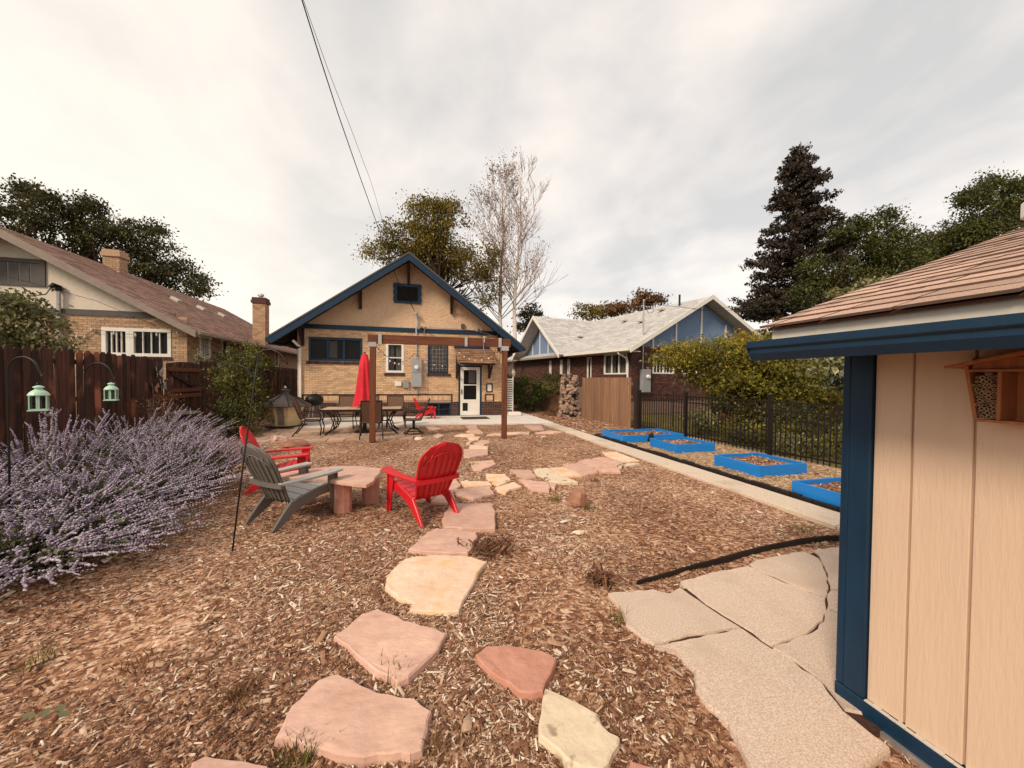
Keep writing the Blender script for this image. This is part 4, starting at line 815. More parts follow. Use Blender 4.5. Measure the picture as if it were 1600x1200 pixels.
q = MB(); q.box(-.12, -.0, .02, 5.3, 2.9, 3.02); q.build('gutter', 'white', rn)
q = MB(); q.box(.0, .6, .02, 5.3, 2.86, 2.9); q.build('eave_soffit', 'offwhite', rn)
q = MB(); q.tube([(-.06, .75, 2.92), (-.02, .75, 2.8), (.45, .75, 2.6), (.52, .75, 2.4), (.52, .75, .2)], .045, 6); q.build('downspout', 'white', rn)
q = MB(); q.box(1.12, 1.62, .4, .6, 1.02, 2.1); mtb = q.build('meter_box', 'metalgrey', rn, bevel=.012)
q = MB(); q.lathe([(.1, 0), (.1, .05), (.07, .12)], 14); q.build('meter_dial', 'white', mtb, loc=(1.42, .4, 1.75), rot=(PI/2, 0, 0))
q = MB(); q.tube([(1.2, .5, 2.1), (1.2, .5, 3.2)], .03, 6); q.tube([(1.2, .5, 3.75), (1.2, .5, 5.2), (1.1, .4, 5.3)], .04, 6); q.build('conduit', 'galv', rn)
q = MB(); q.tube([(1.15, .45, 5.2), (1.4, .4, 4.7), (1.7, .4, 4.8), (1.7, .4, 5.15), (1.45, .3, 5.1)], .012, 4); q.tube([(1.2, .4, 5.15), (5, -.3, 5.0), (12, -1.5, 5.6)], .01, 4); q.build('service_cable', 'wire', rn)
for x, y, z in ((2.0, 6.8, 4.25), (3.0, 2.6, 4.7), (4.2, 2.4, 5.4), (3.6, 4.6, 5.05)):
    q = MB(); q.box(-.18, .18, -.16, .16, 0, .14); q.build('roof_vent', 'offwhite', rn, loc=(x, y, z), bevel=.02)
q = MB(); q.tube([(4.6, 1.5, 5.4), (4.6, 1.5, 6.1)], .05, 8); q.build('vent_pipe', 'black', rn)
# far small house in the gap
fh = thing('far_bungalow', 'small distant house with white trim in the gap right of the tan house', 'house', (10.3, 31, 0))
q = MB(); wall_holes(q, -3.2, 3.2, 0, 3.4, [(-1.3, .2, 1.4, 2.7)], 0, .2); q.build('wall', 'tan_trim', fh)
window(fh, -1.3, .2, 1.4, 2.7, -.02, 'white', zs=(2.0,), fr=.16)
q = MB(); slab_quad(q, (-3.8, -.6, 3.2), (0, -.6, 5.2), (0, 6, 5.2), (-3.8, 6, 3.2), .15); slab_quad(q, (0, -.6, 5.2), (3.8, -.6, 3.2), (3.8, 6, 3.2), (0, 6, 5.2), .15); q.build('roof', 'white', fh, fixn=True)
q = MB(); q.prism([(-3.1, 3.3), (3.1, 3.3), (0, 4.9)], .02, .1, ax=1); q.build('gable_wall', 'greytrim', fh, fixn=True)
q = MB(); q.tube([(1.2, -.2, 3.2), (1.5, -.2, 3.0), (1.5, -.1, .2)], .07, 6); q.build('downspout', 'white', fh)

# ================================================================ SHED AT RIGHT
sh = thing('garden_shed', 'tan panelled shed with blue corner trim, blue gutter and brown shingle roof', 'shed', (2.12, 1.4, 0))
q = MB(); q.box(.02, 3.2, -4.6, -.02, 0, 1.75); q.build('wall_core', 'soffit', sh)
# siding panels on the side facing the yard (local x = 0 plane)
y = -.09
k = 0
for wdt in [.145, .19, .19, .19, .19, .19, .19, .19, .19, .19, .19, .19, .19, .19, .19, .19, .19, .19, .19, .19]:
    q = MB(); q.box(-.014, .019, y-wdt+.005, y-.004, .09, 1.76); q.build('siding_panel', 'shed', sh, bevel=.003); y -= wdt
q = MB(); q.box(.0, .0195, -4.0, -.09, .09, 1.76); q.build('siding_backing', 'shed', sh)
x = .1
while x < 3.1: q = MB(); q.box(x, x+.185, -.019, .014, .09, 2.0 if False else 1.76); q.build('siding_panel', 'shed', sh, bevel=.003); x += .19
q = MB(); q.box(-.034, .019, -.09, .0, .09, 1.76); q.build('corner_trim', 'blue', sh, bevel=.004)
q = MB(); q.box(-.034, .09, .0005, .034, .09, 1.76); q.build('corner_trim', 'blue', sh, bevel=.004)
q = MB(); q.box(-.036, .0, -4.6, .036, -.02, .086); q.build('base_trim', 'blue', sh, bevel=.004)
q = MB(); q.box(.0, 3.2, .0, .036, -.02, .086); q.build('base_trim', 'blue', sh, bevel=.004)
q = MB(); q.box(-.05, -.037, -4.6, -.0, -.03, .012); q.build('ground_strip', 'galv', sh)
q = MB(); yy = -.095
while yy > -4.5: q.box(-.0345, -.0155, yy-.03, yy, .0862, .0885+random.uniform(0, .006)); yy -= .031
q.build('caulk_and_grit', 'offwhite', sh, kind='stuff')
q = MB()
for k in range(9):
    for zz_ in (.16, .47, .78, 1.09, 1.4):
        yn = -.105-k*.19 if k == 0 else -.235-(k-1)*.19-.012
        T_ = Matrix.Translation((-.0142, yn, zz_+random.uniform(-.03, .03))); v_ = [T_ @ Vector((-.0012, .0035*math.cos(a*PI/3), .0035*math.sin(a*PI/3))) for a in range(6)]; v2_ = [T_ @ Vector((.001, .0045*math.cos(a*PI/3), .0045*math.sin(a*PI/3))) for a in range(6)]
        q.add(v_+v2_, [tuple(range(5, -1, -1))]+[(a, (a+1) % 6, 6+(a+1) % 6, 6+a) for a in range(6)])
q.build('nail_heads', 'shed', sh, kind='stuff', fixn=True)
# eave: soffit, fascia, gutter
q = MB(); q.box(-.36, .0, -4.7, .12, 1.765, 1.785); q.build('soffit', 'soffit', sh)
q = MB(); q.box(-.375, -.36, -4.7, .13, 1.765, 1.868); q.build('fascia', 'offwhite', sh)
q = MB(); prof = [(-.378, 1.80), (-.378, 1.705), (-.455, 1.70), (-.478, 1.735), (-.478, 1.755), (-.492, 1.765), (-.492, 1.795), (-.482, 1.795), (-.482, 1.77), (-.468, 1.755), (-.468, 1.738), (-.45, 1.712), (-.386, 1.716), (-.386, 1.80)]
q.prism(prof, -4.7, .165, ax=1); g_ = q.build('gutter', 'blue', sh, fixn=True)
q = MB(); q.prism([(-.378, 1.80), (-.378, 1.705), (-.455, 1.70), (-.478, 1.735), (-.492, 1.765), (-.492, 1.795)], .166, .17, ax=1); q.build('gutter_end_cap', 'blue', g_, fixn=True)
# roof slope .35 from eave to ridge; shingles near the visible rake one by one
RS = .35; ra = math.atan(RS); e0 = Vector((-.405, 0, 1.868)); ud = Vector((math.cos(ra), 0, math.sin(ra))); und = Vector((-math.sin(ra), 0, math.cos(ra)))
q = MB(); a = e0; b = e0+ud*3.2; a2 = -und*.008
q.add([a+a2+Vector((0, .125, 0)), b+a2+Vector((0, .125, 0)), b+a2+Vector((0, -4.7, 0)), a+a2+Vector((0, -4.7, 0)), a-und*.016+Vector((0, .125, 0)), b-und*.016+Vector((0, .125, 0)), b-und*.016+Vector((0, -4.7, 0)), a-und*.016+Vector((0, -4.7, 0))], [(0, 1, 2, 3), (7, 6, 5, 4), (0, 4, 5, 1), (1, 5, 6, 2), (2, 6, 7, 3), (3, 7, 4, 0)]); q.build('roof_deck', 'soffit', sh, fixn=True)
q = MB(); bb = e0+ud*3.2; q.add([bb+Vector((0, .13, 0)), bb+Vector((0, -4.7, 0)), bb+Vector((2.8, -4.7, -1.0)), bb+Vector((2.8, .13, -1.0))], [(0, 1, 2, 3)]); q.build('rear_roof', 'shingle', sh)
q = MB(); q.prism([(-.35, 1.765), (3.4, 1.765), (2.6, 2.88)], -.015, .0, ax=1); q.build('gable_board', 'shed', sh, fixn=True)
courses = 26; far_mb = MB(); meshes = {}
def shingle_mesh(wd):
    key = round(wd, 2)
    if key not in meshes:
        m1 = MB(); L_ = .17; th = .006
        v = [(0, 0, th*1.7), (0, -wd, th*1.7), (L_, -wd, .0015), (L_, 0, .0015), (0, 0, -.001), (0, -wd, -.001), (L_, -wd, -.006), (L_, 0, -.006)]
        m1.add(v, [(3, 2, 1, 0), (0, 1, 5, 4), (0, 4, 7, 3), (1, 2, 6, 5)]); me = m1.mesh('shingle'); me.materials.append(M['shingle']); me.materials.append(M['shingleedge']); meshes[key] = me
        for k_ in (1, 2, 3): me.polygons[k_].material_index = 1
    return meshes[key]
for r in range(courses):
    y = .165+random.uniform(-.004, .004); first = True
    while y > -4.6:
        wd = random.choice([.14, .18, .22, .26, .31]) if not first else random.choice([.08, .15, .22]); first = False
        p = e0+ud*(r*.126-.012)
        if y > -1.3:
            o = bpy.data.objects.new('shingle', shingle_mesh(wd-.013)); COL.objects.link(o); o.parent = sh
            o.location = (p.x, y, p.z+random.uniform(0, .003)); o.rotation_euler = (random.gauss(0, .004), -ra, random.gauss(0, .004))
        else:
            T = Matrix.Translation((p.x, y, p.z)) @ Matrix.Rotation(-ra, 4, 'Y'); far_mb.box(0, .19, -wd+.004, 0, -.004, .008, T=T)
        y -= wd
far_mb.build('rear_shingles', 'shingle', sh, kind='stuff')
q = MB(); vp = e0+ud*2.04; q.tube([(0, 0, -.1), (0, 0, .06)], .055, 14); q.build('roof_vent_pipe', 'galv', sh, loc=(vp.x, .04, vp.z)); q = MB(); q.lathe([(.06, .055), (.075, .065), (.075, .15), (.05, .17)], 14); q.build('roof_vent_cap', 'white', sh, loc=(vp.x, .04, vp.z))
# bee hotel on the wall
bh = thing('bee_hotel', 'orange cedar insect hotel with bamboo tubes hung under the shed eave', 'insect house', (2.10, .825, 1.47)); bh.scale = (.9, .85, .85)
def bx(name, m, *a, bev=.002, par=None): q = MB(); q.box(*a); return q.build(name, m, par or bh, bevel=bev)
bx('back_panel', 'beehouse', -.012, 0, -.32, .12, 0, .24)
bx('divider', 'beehouse', -.115, -.013, .045, .058, .0, .2)
q = MB(); q.bar((-.06, .12, .0), (-.06, .155, .235), .1, .012, (0, 1, 0)); q.build('side_panel', 'beehouse', bh, rot=(0, 0, 0))
bx('side_panel', 'beehouse', -.115, -.013, -.33, -.318, 0, .24)
bx('floor_panel', 'beehouse', -.115, -.013, -.317, .115, -.013, -.001)
bx('top_panel', 'beehouse', -.12, -.013, -.317, .14, .2, .212)
bx('vent_board', 'beehouse', -.10, -.09, -.317, .14, .213, .262)
q = MB(); q.bar((-.08, .2, .222), (-.08, -.09, .29), .15, .01); q.bar((-.08, -.4, .222), (-.08, -.09, .29), .15, .01); q.build('roof_board', 'beehouse', bh)
for k in range(4): bx('vent_slot', 'darkroom', -.1015, -.1005, -.04-k*.04, -.03-k*.04, .225, .25, bev=0)
tm = []
for k, r in enumerate((.0065, .008, .0095)):
    q = MB(); n = 10; vs = []
    for (rr, xx) in ((r, 0), (r, -.09), (r*.55, -.09), (r*.55, -.05)): vs += [(xx, rr*math.cos(2*PI*i/n), rr*math.sin(2*PI*i/n)) for i in range(n)]
    fs = [(a*n+i, a*n+(i+1) % n, (a+1)*n+(i+1) % n, (a+1)*n+i) for a in range(3) for i in range(n)]; q.add(vs, fs); me = q.mesh('bamboo_tube'); me.materials.append(M['bamboo']); tm.append((r, me))
z = .01
while z < .19:
    yv = .066+random.uniform(0, .004)
    while yv < .112+z*.12:
        r, me = random.choice(tm); o = bpy.data.objects.new('bamboo_tube', me); COL.objects.link(o); o.parent = bh; o.location = (-.013+random.uniform(-.008, .004), yv+r*.2, z); yv += r*2.05
    z += .0165

# ================================================================ FENCES
# dark dog-eared fence on the left
lf = thing('dark_wood_fence', 'dark stained dog-eared plank fence with a gate along the left side', 'fence', (-6.1, 2, 0))
pm = []
for k in range(5):
    wd = .1475; h = 2.06; q = MB(); prof = [(-wd/2, -.03), (wd/2, -.03), (wd/2, h-.05), (wd/2-.035, h), (-wd/2+.035, h), (-wd/2, h-.05)]
    q.prism(prof, 0, .02, ax=0); me = q.mesh('fence_board'); me.materials.append(M['fence']); pm.append(me)
import bmesh
for me in pm: b = bmesh.new(); b.from_mesh(me); bmesh.ops.recalc_face_normals(b, faces=b.faces); b.to_mesh(me); b.free()
y = 3.0
GY0, GY1 = 11.75, 13.55
while y < 24:
    if not (GY0 < y < GY1-.1):
        o = bpy.data.objects.new('fence_board', random.choice(pm)); COL.objects.link(o); o.parent = lf
        o.location = (random.uniform(-.012, .018), y-2, random.uniform(-.03, .02)); o.rotation_euler = (random.gauss(0, .006), random.gauss(0, .006), random.gauss(0, .03))
    y += .146
for z in (.35, 1.1, 1.8):
    for a, b_ in ((3, GY0), (GY1, 24)): q = MB(); q.box(-.06, -.02, a-2, b_-2, z, z+.09); q.build('fence_rail', 'fencetop', lf)
for yy in list(range(3, 12, 2))+[GY0, GY1]+list(range(15, 25, 2)):
    q = MB(); q.box(-.15, -.061, yy-2.05, yy-1.96, 0, 1.95); q.build('fence_post', 'fencetop', lf)
# gate
gt = thing('wooden_gate', 'brown plank gate with cross rails and diagonal brace set in the dark fence', 'gate', (-6.08, GY0+.06, 0))
yy = .02
while yy < 1.62:
    q = MB(); q.box(-.02, 0, yy, yy+.135, .1, 1.93+.06*math.sin(yy*2)); q.build('gate_board', 'fence', gt, bevel=.003); yy += .14
for z in (.28, 1.0, 1.16, 1.72):
    q = MB(); q.box(.001, .045, .04, 1.62, z, z+.1); q.build('gate_rail', 'pergola', gt, bevel=.004)
q = MB(); q.bar((.02, .15, 1.68), (.02, 1.3, 1.28), .09, .03, (1, 0, 0)); q.build('gate_brace', 'fencetop', gt)
q = MB(); q.box(.0, .09, -.1, -.005, 0, 1.5); q.build('gate_post', 'fence', gt)
# butterfly ornaments on the fence
for k, (px, py, s, c) in enumerate(((247, 582, .15, 'galv'), (254, 602, .17, 'galv'), (240, 607, .14, 'rock'))):
    p = XP(px, py, -6.06); bt = thing('butterfly_ornament', ('upper silver butterfly hung on the fence by the gate', 'lower silver butterfly, larger, beside the gate post', 'rust coloured butterfly ornament on the dark fence')[k], 'ornament', p, 0, 'metal butterflies on the dark fence')
    for sg in (-1, 1):
        q = MB(); q.add([(0, 0, 0), (.03, sg*s*.9, s), (.05, sg*s, s*.3), (.02, sg*s*.3, -.02)], [(0, 1, 2, 3)]); q.add([(0, 0, 0), (.03, sg*s*.7, -s*.1), (.04, sg*s*.6, -s*.8), (.01, sg*s*.15, -s*.4)], [(0, 1, 2, 3)])
        w_ = q.build('wing', c, bt); sm = w_.modifiers.new('thick', 'SOLIDIFY'); sm.thickness = .004
    q = MB(); q.tube([(0.01, 0, s*.4), (.015, 0, -s*.5)], [.012, .006], 6); q.build('body', 'black', bt)
# privacy fence of new cedar on the right
def plank_fence(name, label, a, b, h, m, wd=.14, dog=False, posts=True):
    a, b = Vector(a), Vector(b); d = (b-a).normalized(); L_ = (b-a).length; rz = math.atan2(d.y, d.x)
    t = thing(name, label, 'fence', a, rz); x = 0; q = MB(); q.box(0, wd-.006, -.01, .01, -.03, h); me = q.mesh('fence_board'); me.materials.append(M[m])
    while x < L_-.02:
        o = bpy.data.objects.new('fence_board', me); COL.objects.link(o); o.parent = t; o.location = (x, random.uniform(-.004, .004), random.uniform(-.012, .006)); o.rotation_euler = (random.gauss(0, .004), 0, random.gauss(0, .01)); x += wd
    for z in (.3, 1.0, h-.25): q = MB(); q.box(0, L_, .016, .055, z, z+.09); q.build('fence_rail', m, t)
    for k in range(int(L_/2.2)+1): q = MB(); q.box(k*2.2, k*2.2+.09, .056, .145, 0, h-.05); q.build('fence_post', m, t)
    return t
plank_fence('cedar_privacy_fence', 'tall light brown vertical plank fence right of the stacked stone pillar', (6.98, 14.9, 0), (7.0, 11.2, 0), 1.68, 'cedar', wd=.1)
plank_fence('shaded_plank_fence', 'dark plank fence in the shade behind the juniper, left of the stone pillar', (6.3, 22, 0), (6.75, 15.9, 0), 1.5, 'cedar')
cf = tag(MB().box(7.08, 7.2, 11.02, 11.16, 0, 1.66).build('end_post', 'darkwood', bevel=.005), 'dark post where the cedar fence meets the iron fence', 'post')
# iron fence
irf = thing('iron_fence', 'black wrought iron picket fence beside the blue garden beds', 'fence', (7.15, 11.0, 0))
ia, ib = Vector((7.15, 11.0, 0)), Vector((7.5, 3.6, 0)); L_ = (ib-ia).length; dI = (ib-ia)/L_; rzI = math.atan2(dI.y, dI.x); irf.rotation_euler = (0, 0, rzI)
q = MB(); q.box(-.009, .009, -.009, .009, .05, 1.18); pk_me = q.mesh('picket'); pk_me.materials.append(M['iron'])
x = .05
while x < L_:
    o = bpy.data.objects.new('picket', pk_me); COL.objects.link(o); o.parent = irf; o.location = (x, 0, 0); x += .105
for z in (.12, .98, 1.15): q = MB(); q.box(0, L_, -.017, .017, z, z+.03); q.build('rail', 'iron', irf)
for x in (.05, 2.1, 4.55, 7.0):
    q = MB(); q.box(x-.035, x+.035, -.035, .035, 0, 1.25); q.box(x-.045, x+.045, -.045, .045, 1.25, 1.275); q.build('post', 'iron', irf)
# black strip edging along the bed strip and pad
ed = struct(MB().build('bed_edging', 'edging') if False else None) if False else None
q = MB(); y = 2.4; pts = []
while y < 9.9:
    q.box(5.03+random.uniform(-.01, .01), 5.09, y+.004, min(y+.15, 9.9), -.03, .075+random.uniform(-.012, .012), tone=random.random()); y += .155
for k in range(8): q.box(5.09+k*.15, 5.09+k*.15+.14, 9.82, 9.88, -.02, .07+random.uniform(-.01, .01))
tag(q.build('bed_edging', 'edging', bevel=.006), 'scalloped black plastic edging between walkway and blue beds', 'edging')
ep = [G(x, y, 0) for x, y in ((995, 911), (1030, 903), (1080, 889), (1130, 877), (1160, 868), (1200, 858), (1250, 848), (1290, 843), (1360, 842))]
q = MB(); n = len(ep)
for i in range(n-1):
    a, b = ep[i], ep[i+1]; h0, h1 = .012+.022*min(1, i/3), .012+.022*min(1, (i+1)/3); d = Vector((b.y-a.y, a.x-b.x, 0)).normalized()*.006
    q.add([a-Vector((0, 0, .05)), b-Vector((0, 0, .05)), b+Vector((0, 0, h1+.01)), a+Vector((0, 0, h0+.01)), a+d-Vector((0, 0, .05)), b+d-Vector((0, 0, .05)), b+d+Vector((0, 0, h1)), a+d+Vector((0, 0, h0))], [(0, 1, 2, 3), (7, 6, 5, 4), (3, 2, 6, 7), (0, 3, 7, 4), (1, 5, 6, 2)])
tag(q.build('lawn_edging', 'edging', fixn=True), 'curved black strip edging at the top of the cracked concrete', 'edging')

# ================================================================ BLUE BEDS
def bed(c, w_, d_, rz, label, fill='soil'):
    t = thing('raised_bed', label, 'raised bed', (c[0], c[1], .03), rz, 'blue raised beds'); h = .19
    for nm, a in (('side_board', (-w_/2, w_/2, -d_/2, -d_/2+.03, 0, h)), ('side_board', (-w_/2, w_/2, d_/2-.03, d_/2, 0, h)), ('side_board', (-w_/2, -w_/2+.03, -d_/2+.031, d_/2-.031, 0, h)), ('side_board', (w_/2-.03, w_/2, -d_/2+.031, d_/2-.031, 0, h))):
        q = MB(); q.box(*a); q.build(nm, 'bedblue', t, bevel=.004)
    for sx in (-1, 1):
        for sy in (-1, 1): q = MB(); q.box(sx*(w_/2-.07)-.02, sx*(w_/2-.07)+.02, sy*(d_/2-.055)-.02, sy*(d_/2-.055)+.02, 0, h-.02); q.build('corner_post', 'bedblue', t)
    q = MB(); n = 14; vs = [(-w_/2+.03+(w_-.06)*i/n, -d_/2+.03+(d_-.06)*j/n, .11+.025*noise.noise(Vector((i*.5+c[1], j*.5, 1)))) for j in range(n+1) for i in range(n+1)]
    q.add(vs, [(j*(n+1)+i, j*(n+1)+i+1, (j+1)*(n+1)+i+1, (j+1)*(n+1)+i) for j in range(n) for i in range(n)]); q.build('soil', 'soil', t, smooth=True)
    nn = 900; P = np.stack([rng.uniform(-w_/2+.05, w_/2-.05, nn), rng.uniform(-d_/2+.05, d_/2-.05, nn), rng.uniform(.105, .14, nn)], 1); ln_ = .04*np.exp(rng.normal(0, .4, nn)); R = rotm(rng.uniform(0, PI, nn), rng.normal(0, .2, nn), rng.normal(0, .2, nn)); R[:, :, 0] *= ln_[:, None]; R[:, :, 1] *= (ln_*.3)[:, None]; R[:, :, 2] *= (ln_*.2)[:, None]
    scatter('mulch', CHIP[0], CHIP[1], P, R, rng.beta(2, 2, nn), 'chip', t); return t
bed((5.98, 5.46), 1.0, .97, .0, 'blue raised bed second nearest the shed, wholly visible')
bed((6.0, 7.5), 1.0, .95, .0, 'middle blue raised bed between the low wide one and the nearer one')
bed((5.95, 8.98), 1.75, 1.1, -.02, 'widest blue raised bed at the foot of the cedar fence, farthest away')
bed((5.7, 3.67), 1.15, .95, .0, 'nearest blue raised bed, partly hidden by the shed corner')
q = MB(); q.tube([(5.9, 8.46, .24), (5.85, 8.43, .2), (5.8, 8.40, .12), (5.95, 8.38, .06)], [.03, .07, .08, .04], 8); tag(q.build('black_rag', 'darkroom', smooth=True), 'crumpled black cloth hanging over the farthest blue bed', 'cloth')

# ================================================================ STONE PILLAR
sp = thing('stone_pillar', 'narrow pillar of stacked rough stones at the end of the cedar fence', 'pillar', (6.62, 15.4, 0))
q = MB(); q.lathe([(.42, 0), (.32, .5), (.3, 1.2), (.26, 1.75), (.05, 1.85)], 10); q.build('core', 'darkwood', sp)
rk = []
for k in range(4):
    q = MB(); vs = []
    for (r, z) in ((.6, -1), (1, -.4), (.95, .4), (.5, 1)): vs += [(r*math.cos(2*PI*i/6)*random.uniform(.75, 1.15), r*math.sin(2*PI*i/6)*random.uniform(.75, 1.15), z*random.uniform(.8, 1.1)) for i in range(6)]
    q.add(vs, [(a*6+i, a*6+(i+1) % 6, (a+1)*6+(i+1) % 6, (a+1)*6+i) for a in range(3) for i in range(6)]+[tuple(range(5, -1, -1)), tuple(range(18, 24))]); me = q.mesh('stone'); me.materials.append(M['pillarstone']); rk.append(me)
for k in range(150):
    z = random.uniform(0, 1.8); r = (.44-.12*min(1, z/.5))-(z > 1.3)*.04; th = random.uniform(PI*.75, PI*2.1); o = bpy.data.objects.new('stone', random.choice(rk)); COL.objects.link(o); o.parent = sp
    s = random.uniform(.06, .12); o.location = (r*math.cos(th), r*math.sin(th), z); o.scale = (s*1.2, s, s*.7); o.rotation_euler = (random.uniform(-.5, .5), random.uniform(-.5, .5), random.uniform(0, 6))

# ================================================================ PERGOLA
pg = thing('pergola', 'red stained timber frame of two posts and a long beam over the patio edge', 'pergola', (.75, 10.05, 0))
q = MB(); q.box(-1.74, -1.6, -.07, .07, .0, 2.44); q.build('post', 'pergolapost', pg, bevel=.008, rot=(0, .006, 0))
q = MB(); q.box(1.62, 1.75, -.07, .07, .0, 2.42); q.build('post', 'pergolapost', pg, bevel=.008)
q = MB(); q.box(-1.78, 1.84, -.045, .045, 2.445, 2.665); q.build('beam', 'pergola', pg, bevel=.006)
for x0, x1, z0, z1 in ((-1.76, -1.58, 2.36, 2.47), (-1.53, -1.45, 2.42, 2.68), (1.58, 1.78, 2.35, 2.47), (1.5, 1.58, 2.44, 2.68), (.6, .67, 2.44, 2.68)):
    q = MB(); q.box(x0, x1, -.076, .076, z0, z1); q.build('bracket', 'galv', pg)
q = MB(); q.tube([(1.12, -.06, 2.55), (1.12, -.02, 2.7), (1.12, .06, 2.72)], .015, 6); q.tube([(1.08, -.07, 2.7), (1.1, -.07, 2.35), (1.15, -.06, 2.2)], .008, 5); q.build('hanging_hook', 'galv', pg)
# string lights draped from the pergola to the house wall
def string_lights(name, label, a, b, sag, n, hang=.09):
    t = thing(name, label, 'string lights', a, 0, 'string lights round the pergola'); a, b = Vector(a), Vector(b); pts = []
    for i in range(25): u = i/24; p = a.lerp(b, u)-a; p.z -= sag*4*u*(1-u); pts.append(p)
    q = MB(); q.tube(pts, .006, 4)
    for i in range(n):
        u = (i+.5)/n; p = a.lerp(b, u)-a; p.z -= sag*4*u*(1-u); q.tube([p, p-Vector((0, 0, hang*.5))], .012, 5)
    q.build('cord', 'wire', t)
    for i in range(n):
        u = (i+.5)/n; p = a.lerp(b, u)-a; p.z -= sag*4*u*(1-u)+hang*.5; m1 = MB(); m1.lathe([(.012, 0), (.026, -.03), (.024, -.055), (.006, -.075)], 8, c=p); m1.build('bulb', 'offwhite', t, smooth=True)
string_lights('string_lights', 'bulb string sagging from the left pergola post to the tan wall', (-.85, 10.0, 2.4), (.1, 15.9, 2.55), .35, 9)
string_lights('string_lights', 'bulb string draped across the glass block window towards the canopy', (.1, 15.9, 2.6), (2.0, 15.1, 2.35), .3, 6)
string_lights('string_lights', 'short bulb string hanging down near the right pergola post', (2.35, 10.05, 2.4), (1.75, 15.1, 2.75), .3, 7)
q = MB(); q.tube([(0, 0, 0), (-.08, 0, -.25), (-.02, 0, -.45), (.1, 0, -.4), (.12, 0, -.1), (.02, 0, .02)], .007, 5); tag(q.build('cable_loop', 'wire', loc=(2.2, 10.1, 2.4)), 'loop of black cord hanging left of the right pergola post', 'cord')

# ================================================================ ADIRONDACK CHAIRS
def adirondack(label, m, loc, rz, m2=None):
    t = thing('adirondack_chair', label, 'chair', loc, rz, 'plastic adirondack chairs'); m2 = m2 or m
    # back: curved grid with thickness, ribs behind
    nu, nv = 18, 16; q = MB(); vs = []
    def bp(u, v, off=0):
        h = v*.74; half = .215+.085*math.sin(min(1, v*1.25)*PI/2)
        tv = max(0, (v-.62)/.38); half *= math.sqrt(max(0, 1-tv**2.4))*.97+.03
        x = u*half; y = -.12-h*.42-.045*(1-(u*.9)**2)+off; z = .25+h*.93; return Vector((x, y, z))
    for side, off in ((0, 0), (1, -.018)):
        for j in range(nv+1):
            for i in range(nu+1):
                u = -1+2*i/nu; g_ = .006*abs(math.cos(u*PI*3)) ** 6; p = bp(u, j/nv, off+(-g_ if side == 0 else g_)); vs.append(p)
    W_ = nu+1; K = W_*(nv+1); fs = []
    for j in range(nv):
        for i in range(nu): a = j*W_+i; fs += [(a, a+1, a+W_+1, a+W_), (K+a+W_, K+a+W_+1, K+a+1, K+a)]
    for j in range(nv): a = j*W_; b = a+nu; fs += [(a, a+W_, K+a+W_, K+a), (b+W_, b, K+b, K+b+W_)]
    for i in range(nu): fs += [(i, K+i, K+i+1, i+1), (nv*W_+i, nv*W_+i+1, K+nv*W_+i+1, K+nv*W_+i)]
    q.add(vs, fs); bk = q.build('backrest', m, t, smooth=True, fixn=True)
    q = MB()
    for k in range(-3, 4):
        pts = [bp(k/3.5*(1 if v < .7 else 1), v, -.026) for v in [x/10 for x in range(0, 9)]]; q.tube(pts, .006, 5)
    edge = [bp(sgn*.97, v, -.02) for sgn, v in [(-1, x/14) for x in range(15)]]+[bp(.97, v, -.02) for v in [x/14 for x in range(14, -1, -1)]]
    q.tube(edge, .011, 6)
    rim = [bp(u/6*.8, .82-.12*(abs(u)/6)**2*1.6, -.024) for u in range(-6, 7)]; q.tube(rim, .007, 5); q.build('back_rib', m, bk, smooth=True)
    q = MB(); pts = [Vector((x, -.262-.03*(1-(x/.3)**2)-.022, .475+.0*abs(x))) for x in [-.30+.6*i/12 for i in range(13)]]
    for a, b in zip(pts[:-1], pts[1:]): q.bar(a, b, .035, .05)
    q.build('back_band', m, t, smooth=False)
    # seat slats across
    prof = [(.40, .33), (.385, .365), (.30, .372), (.2, .352), (.1, .328), (0, .302), (-.1, .272), (-.17, .25)]
    for i in range(len(prof)-1):
        (ya, za), (yb, zb) = prof[i], prof[i+1]; wv = .265-.06*i/7; q = MB(); q.bar((0, ya-.004, za), (0, yb+.006, zb), 2*wv, .016, (0, 0, 1)); q.build('seat_slat', m2, t, bevel=.003)
    for s in (-1, 1):
        # front leg: wide tapering blade under the arm
        q = MB(); q.prism([(.30, .535), (.41, .535), (.425, .0), (.375, .0), (.33, .25), (.295, .38)], s*.275, s*.295, ax=0); q.prism([(.40, .535), (.415, .535), (.428, .0), (.41, .0)], s*.25, s*.32, ax=0)
        q.build('leg', m, t, fixn=True, bevel=.004)
        # side rail sweeping to the rear leg
        q = MB(); q.prism([(.40, .37), (.40, .27), (.2, .25), (.02, .2), (-.08, .16), (-.19, .08), (-.33, 0), (-.385, 0), (-.26, .16), (-.16, .27), (0, .31), (.2, .36)], s*.235, s*.27, ax=0)
        q.build('leg', m, t, fixn=True, bevel=.006)
        # armrest
        q = MB(); pa = [(.46, .30, .12), (.44, .31, .135), (.25, .325, .13), (.05, .32, .11), (-.12, .30, .085), (-.30, .27, .06)]
        vs = []
        for k, (yy, xc, wd) in enumerate(pa):
            zz = .545-.035*k/5
            for dx in (-wd/2, wd/2): vs.append((s*(xc)+dx, yy, zz+.0))
            for dx in (-wd/2, wd/2): vs.append((s*(xc)+dx, yy, zz-.028))
        n = len(pa); fs = []
        for k in range(n-1): a = 4*k; fs += [(a, a+1, a+5, a+4), (a+2, a+6, a+7, a+3), (a, a+4, a+6, a+2), (a+1, a+3, a+7, a+5)]
        fs += [(0, 2, 3, 1), (4*n-4, 4*n-3, 4*n-1, 4*n-2)]; q.add(vs, fs); q.build('armrest', m2, t, fixn=True, bevel=.006, seg=2)
    return t
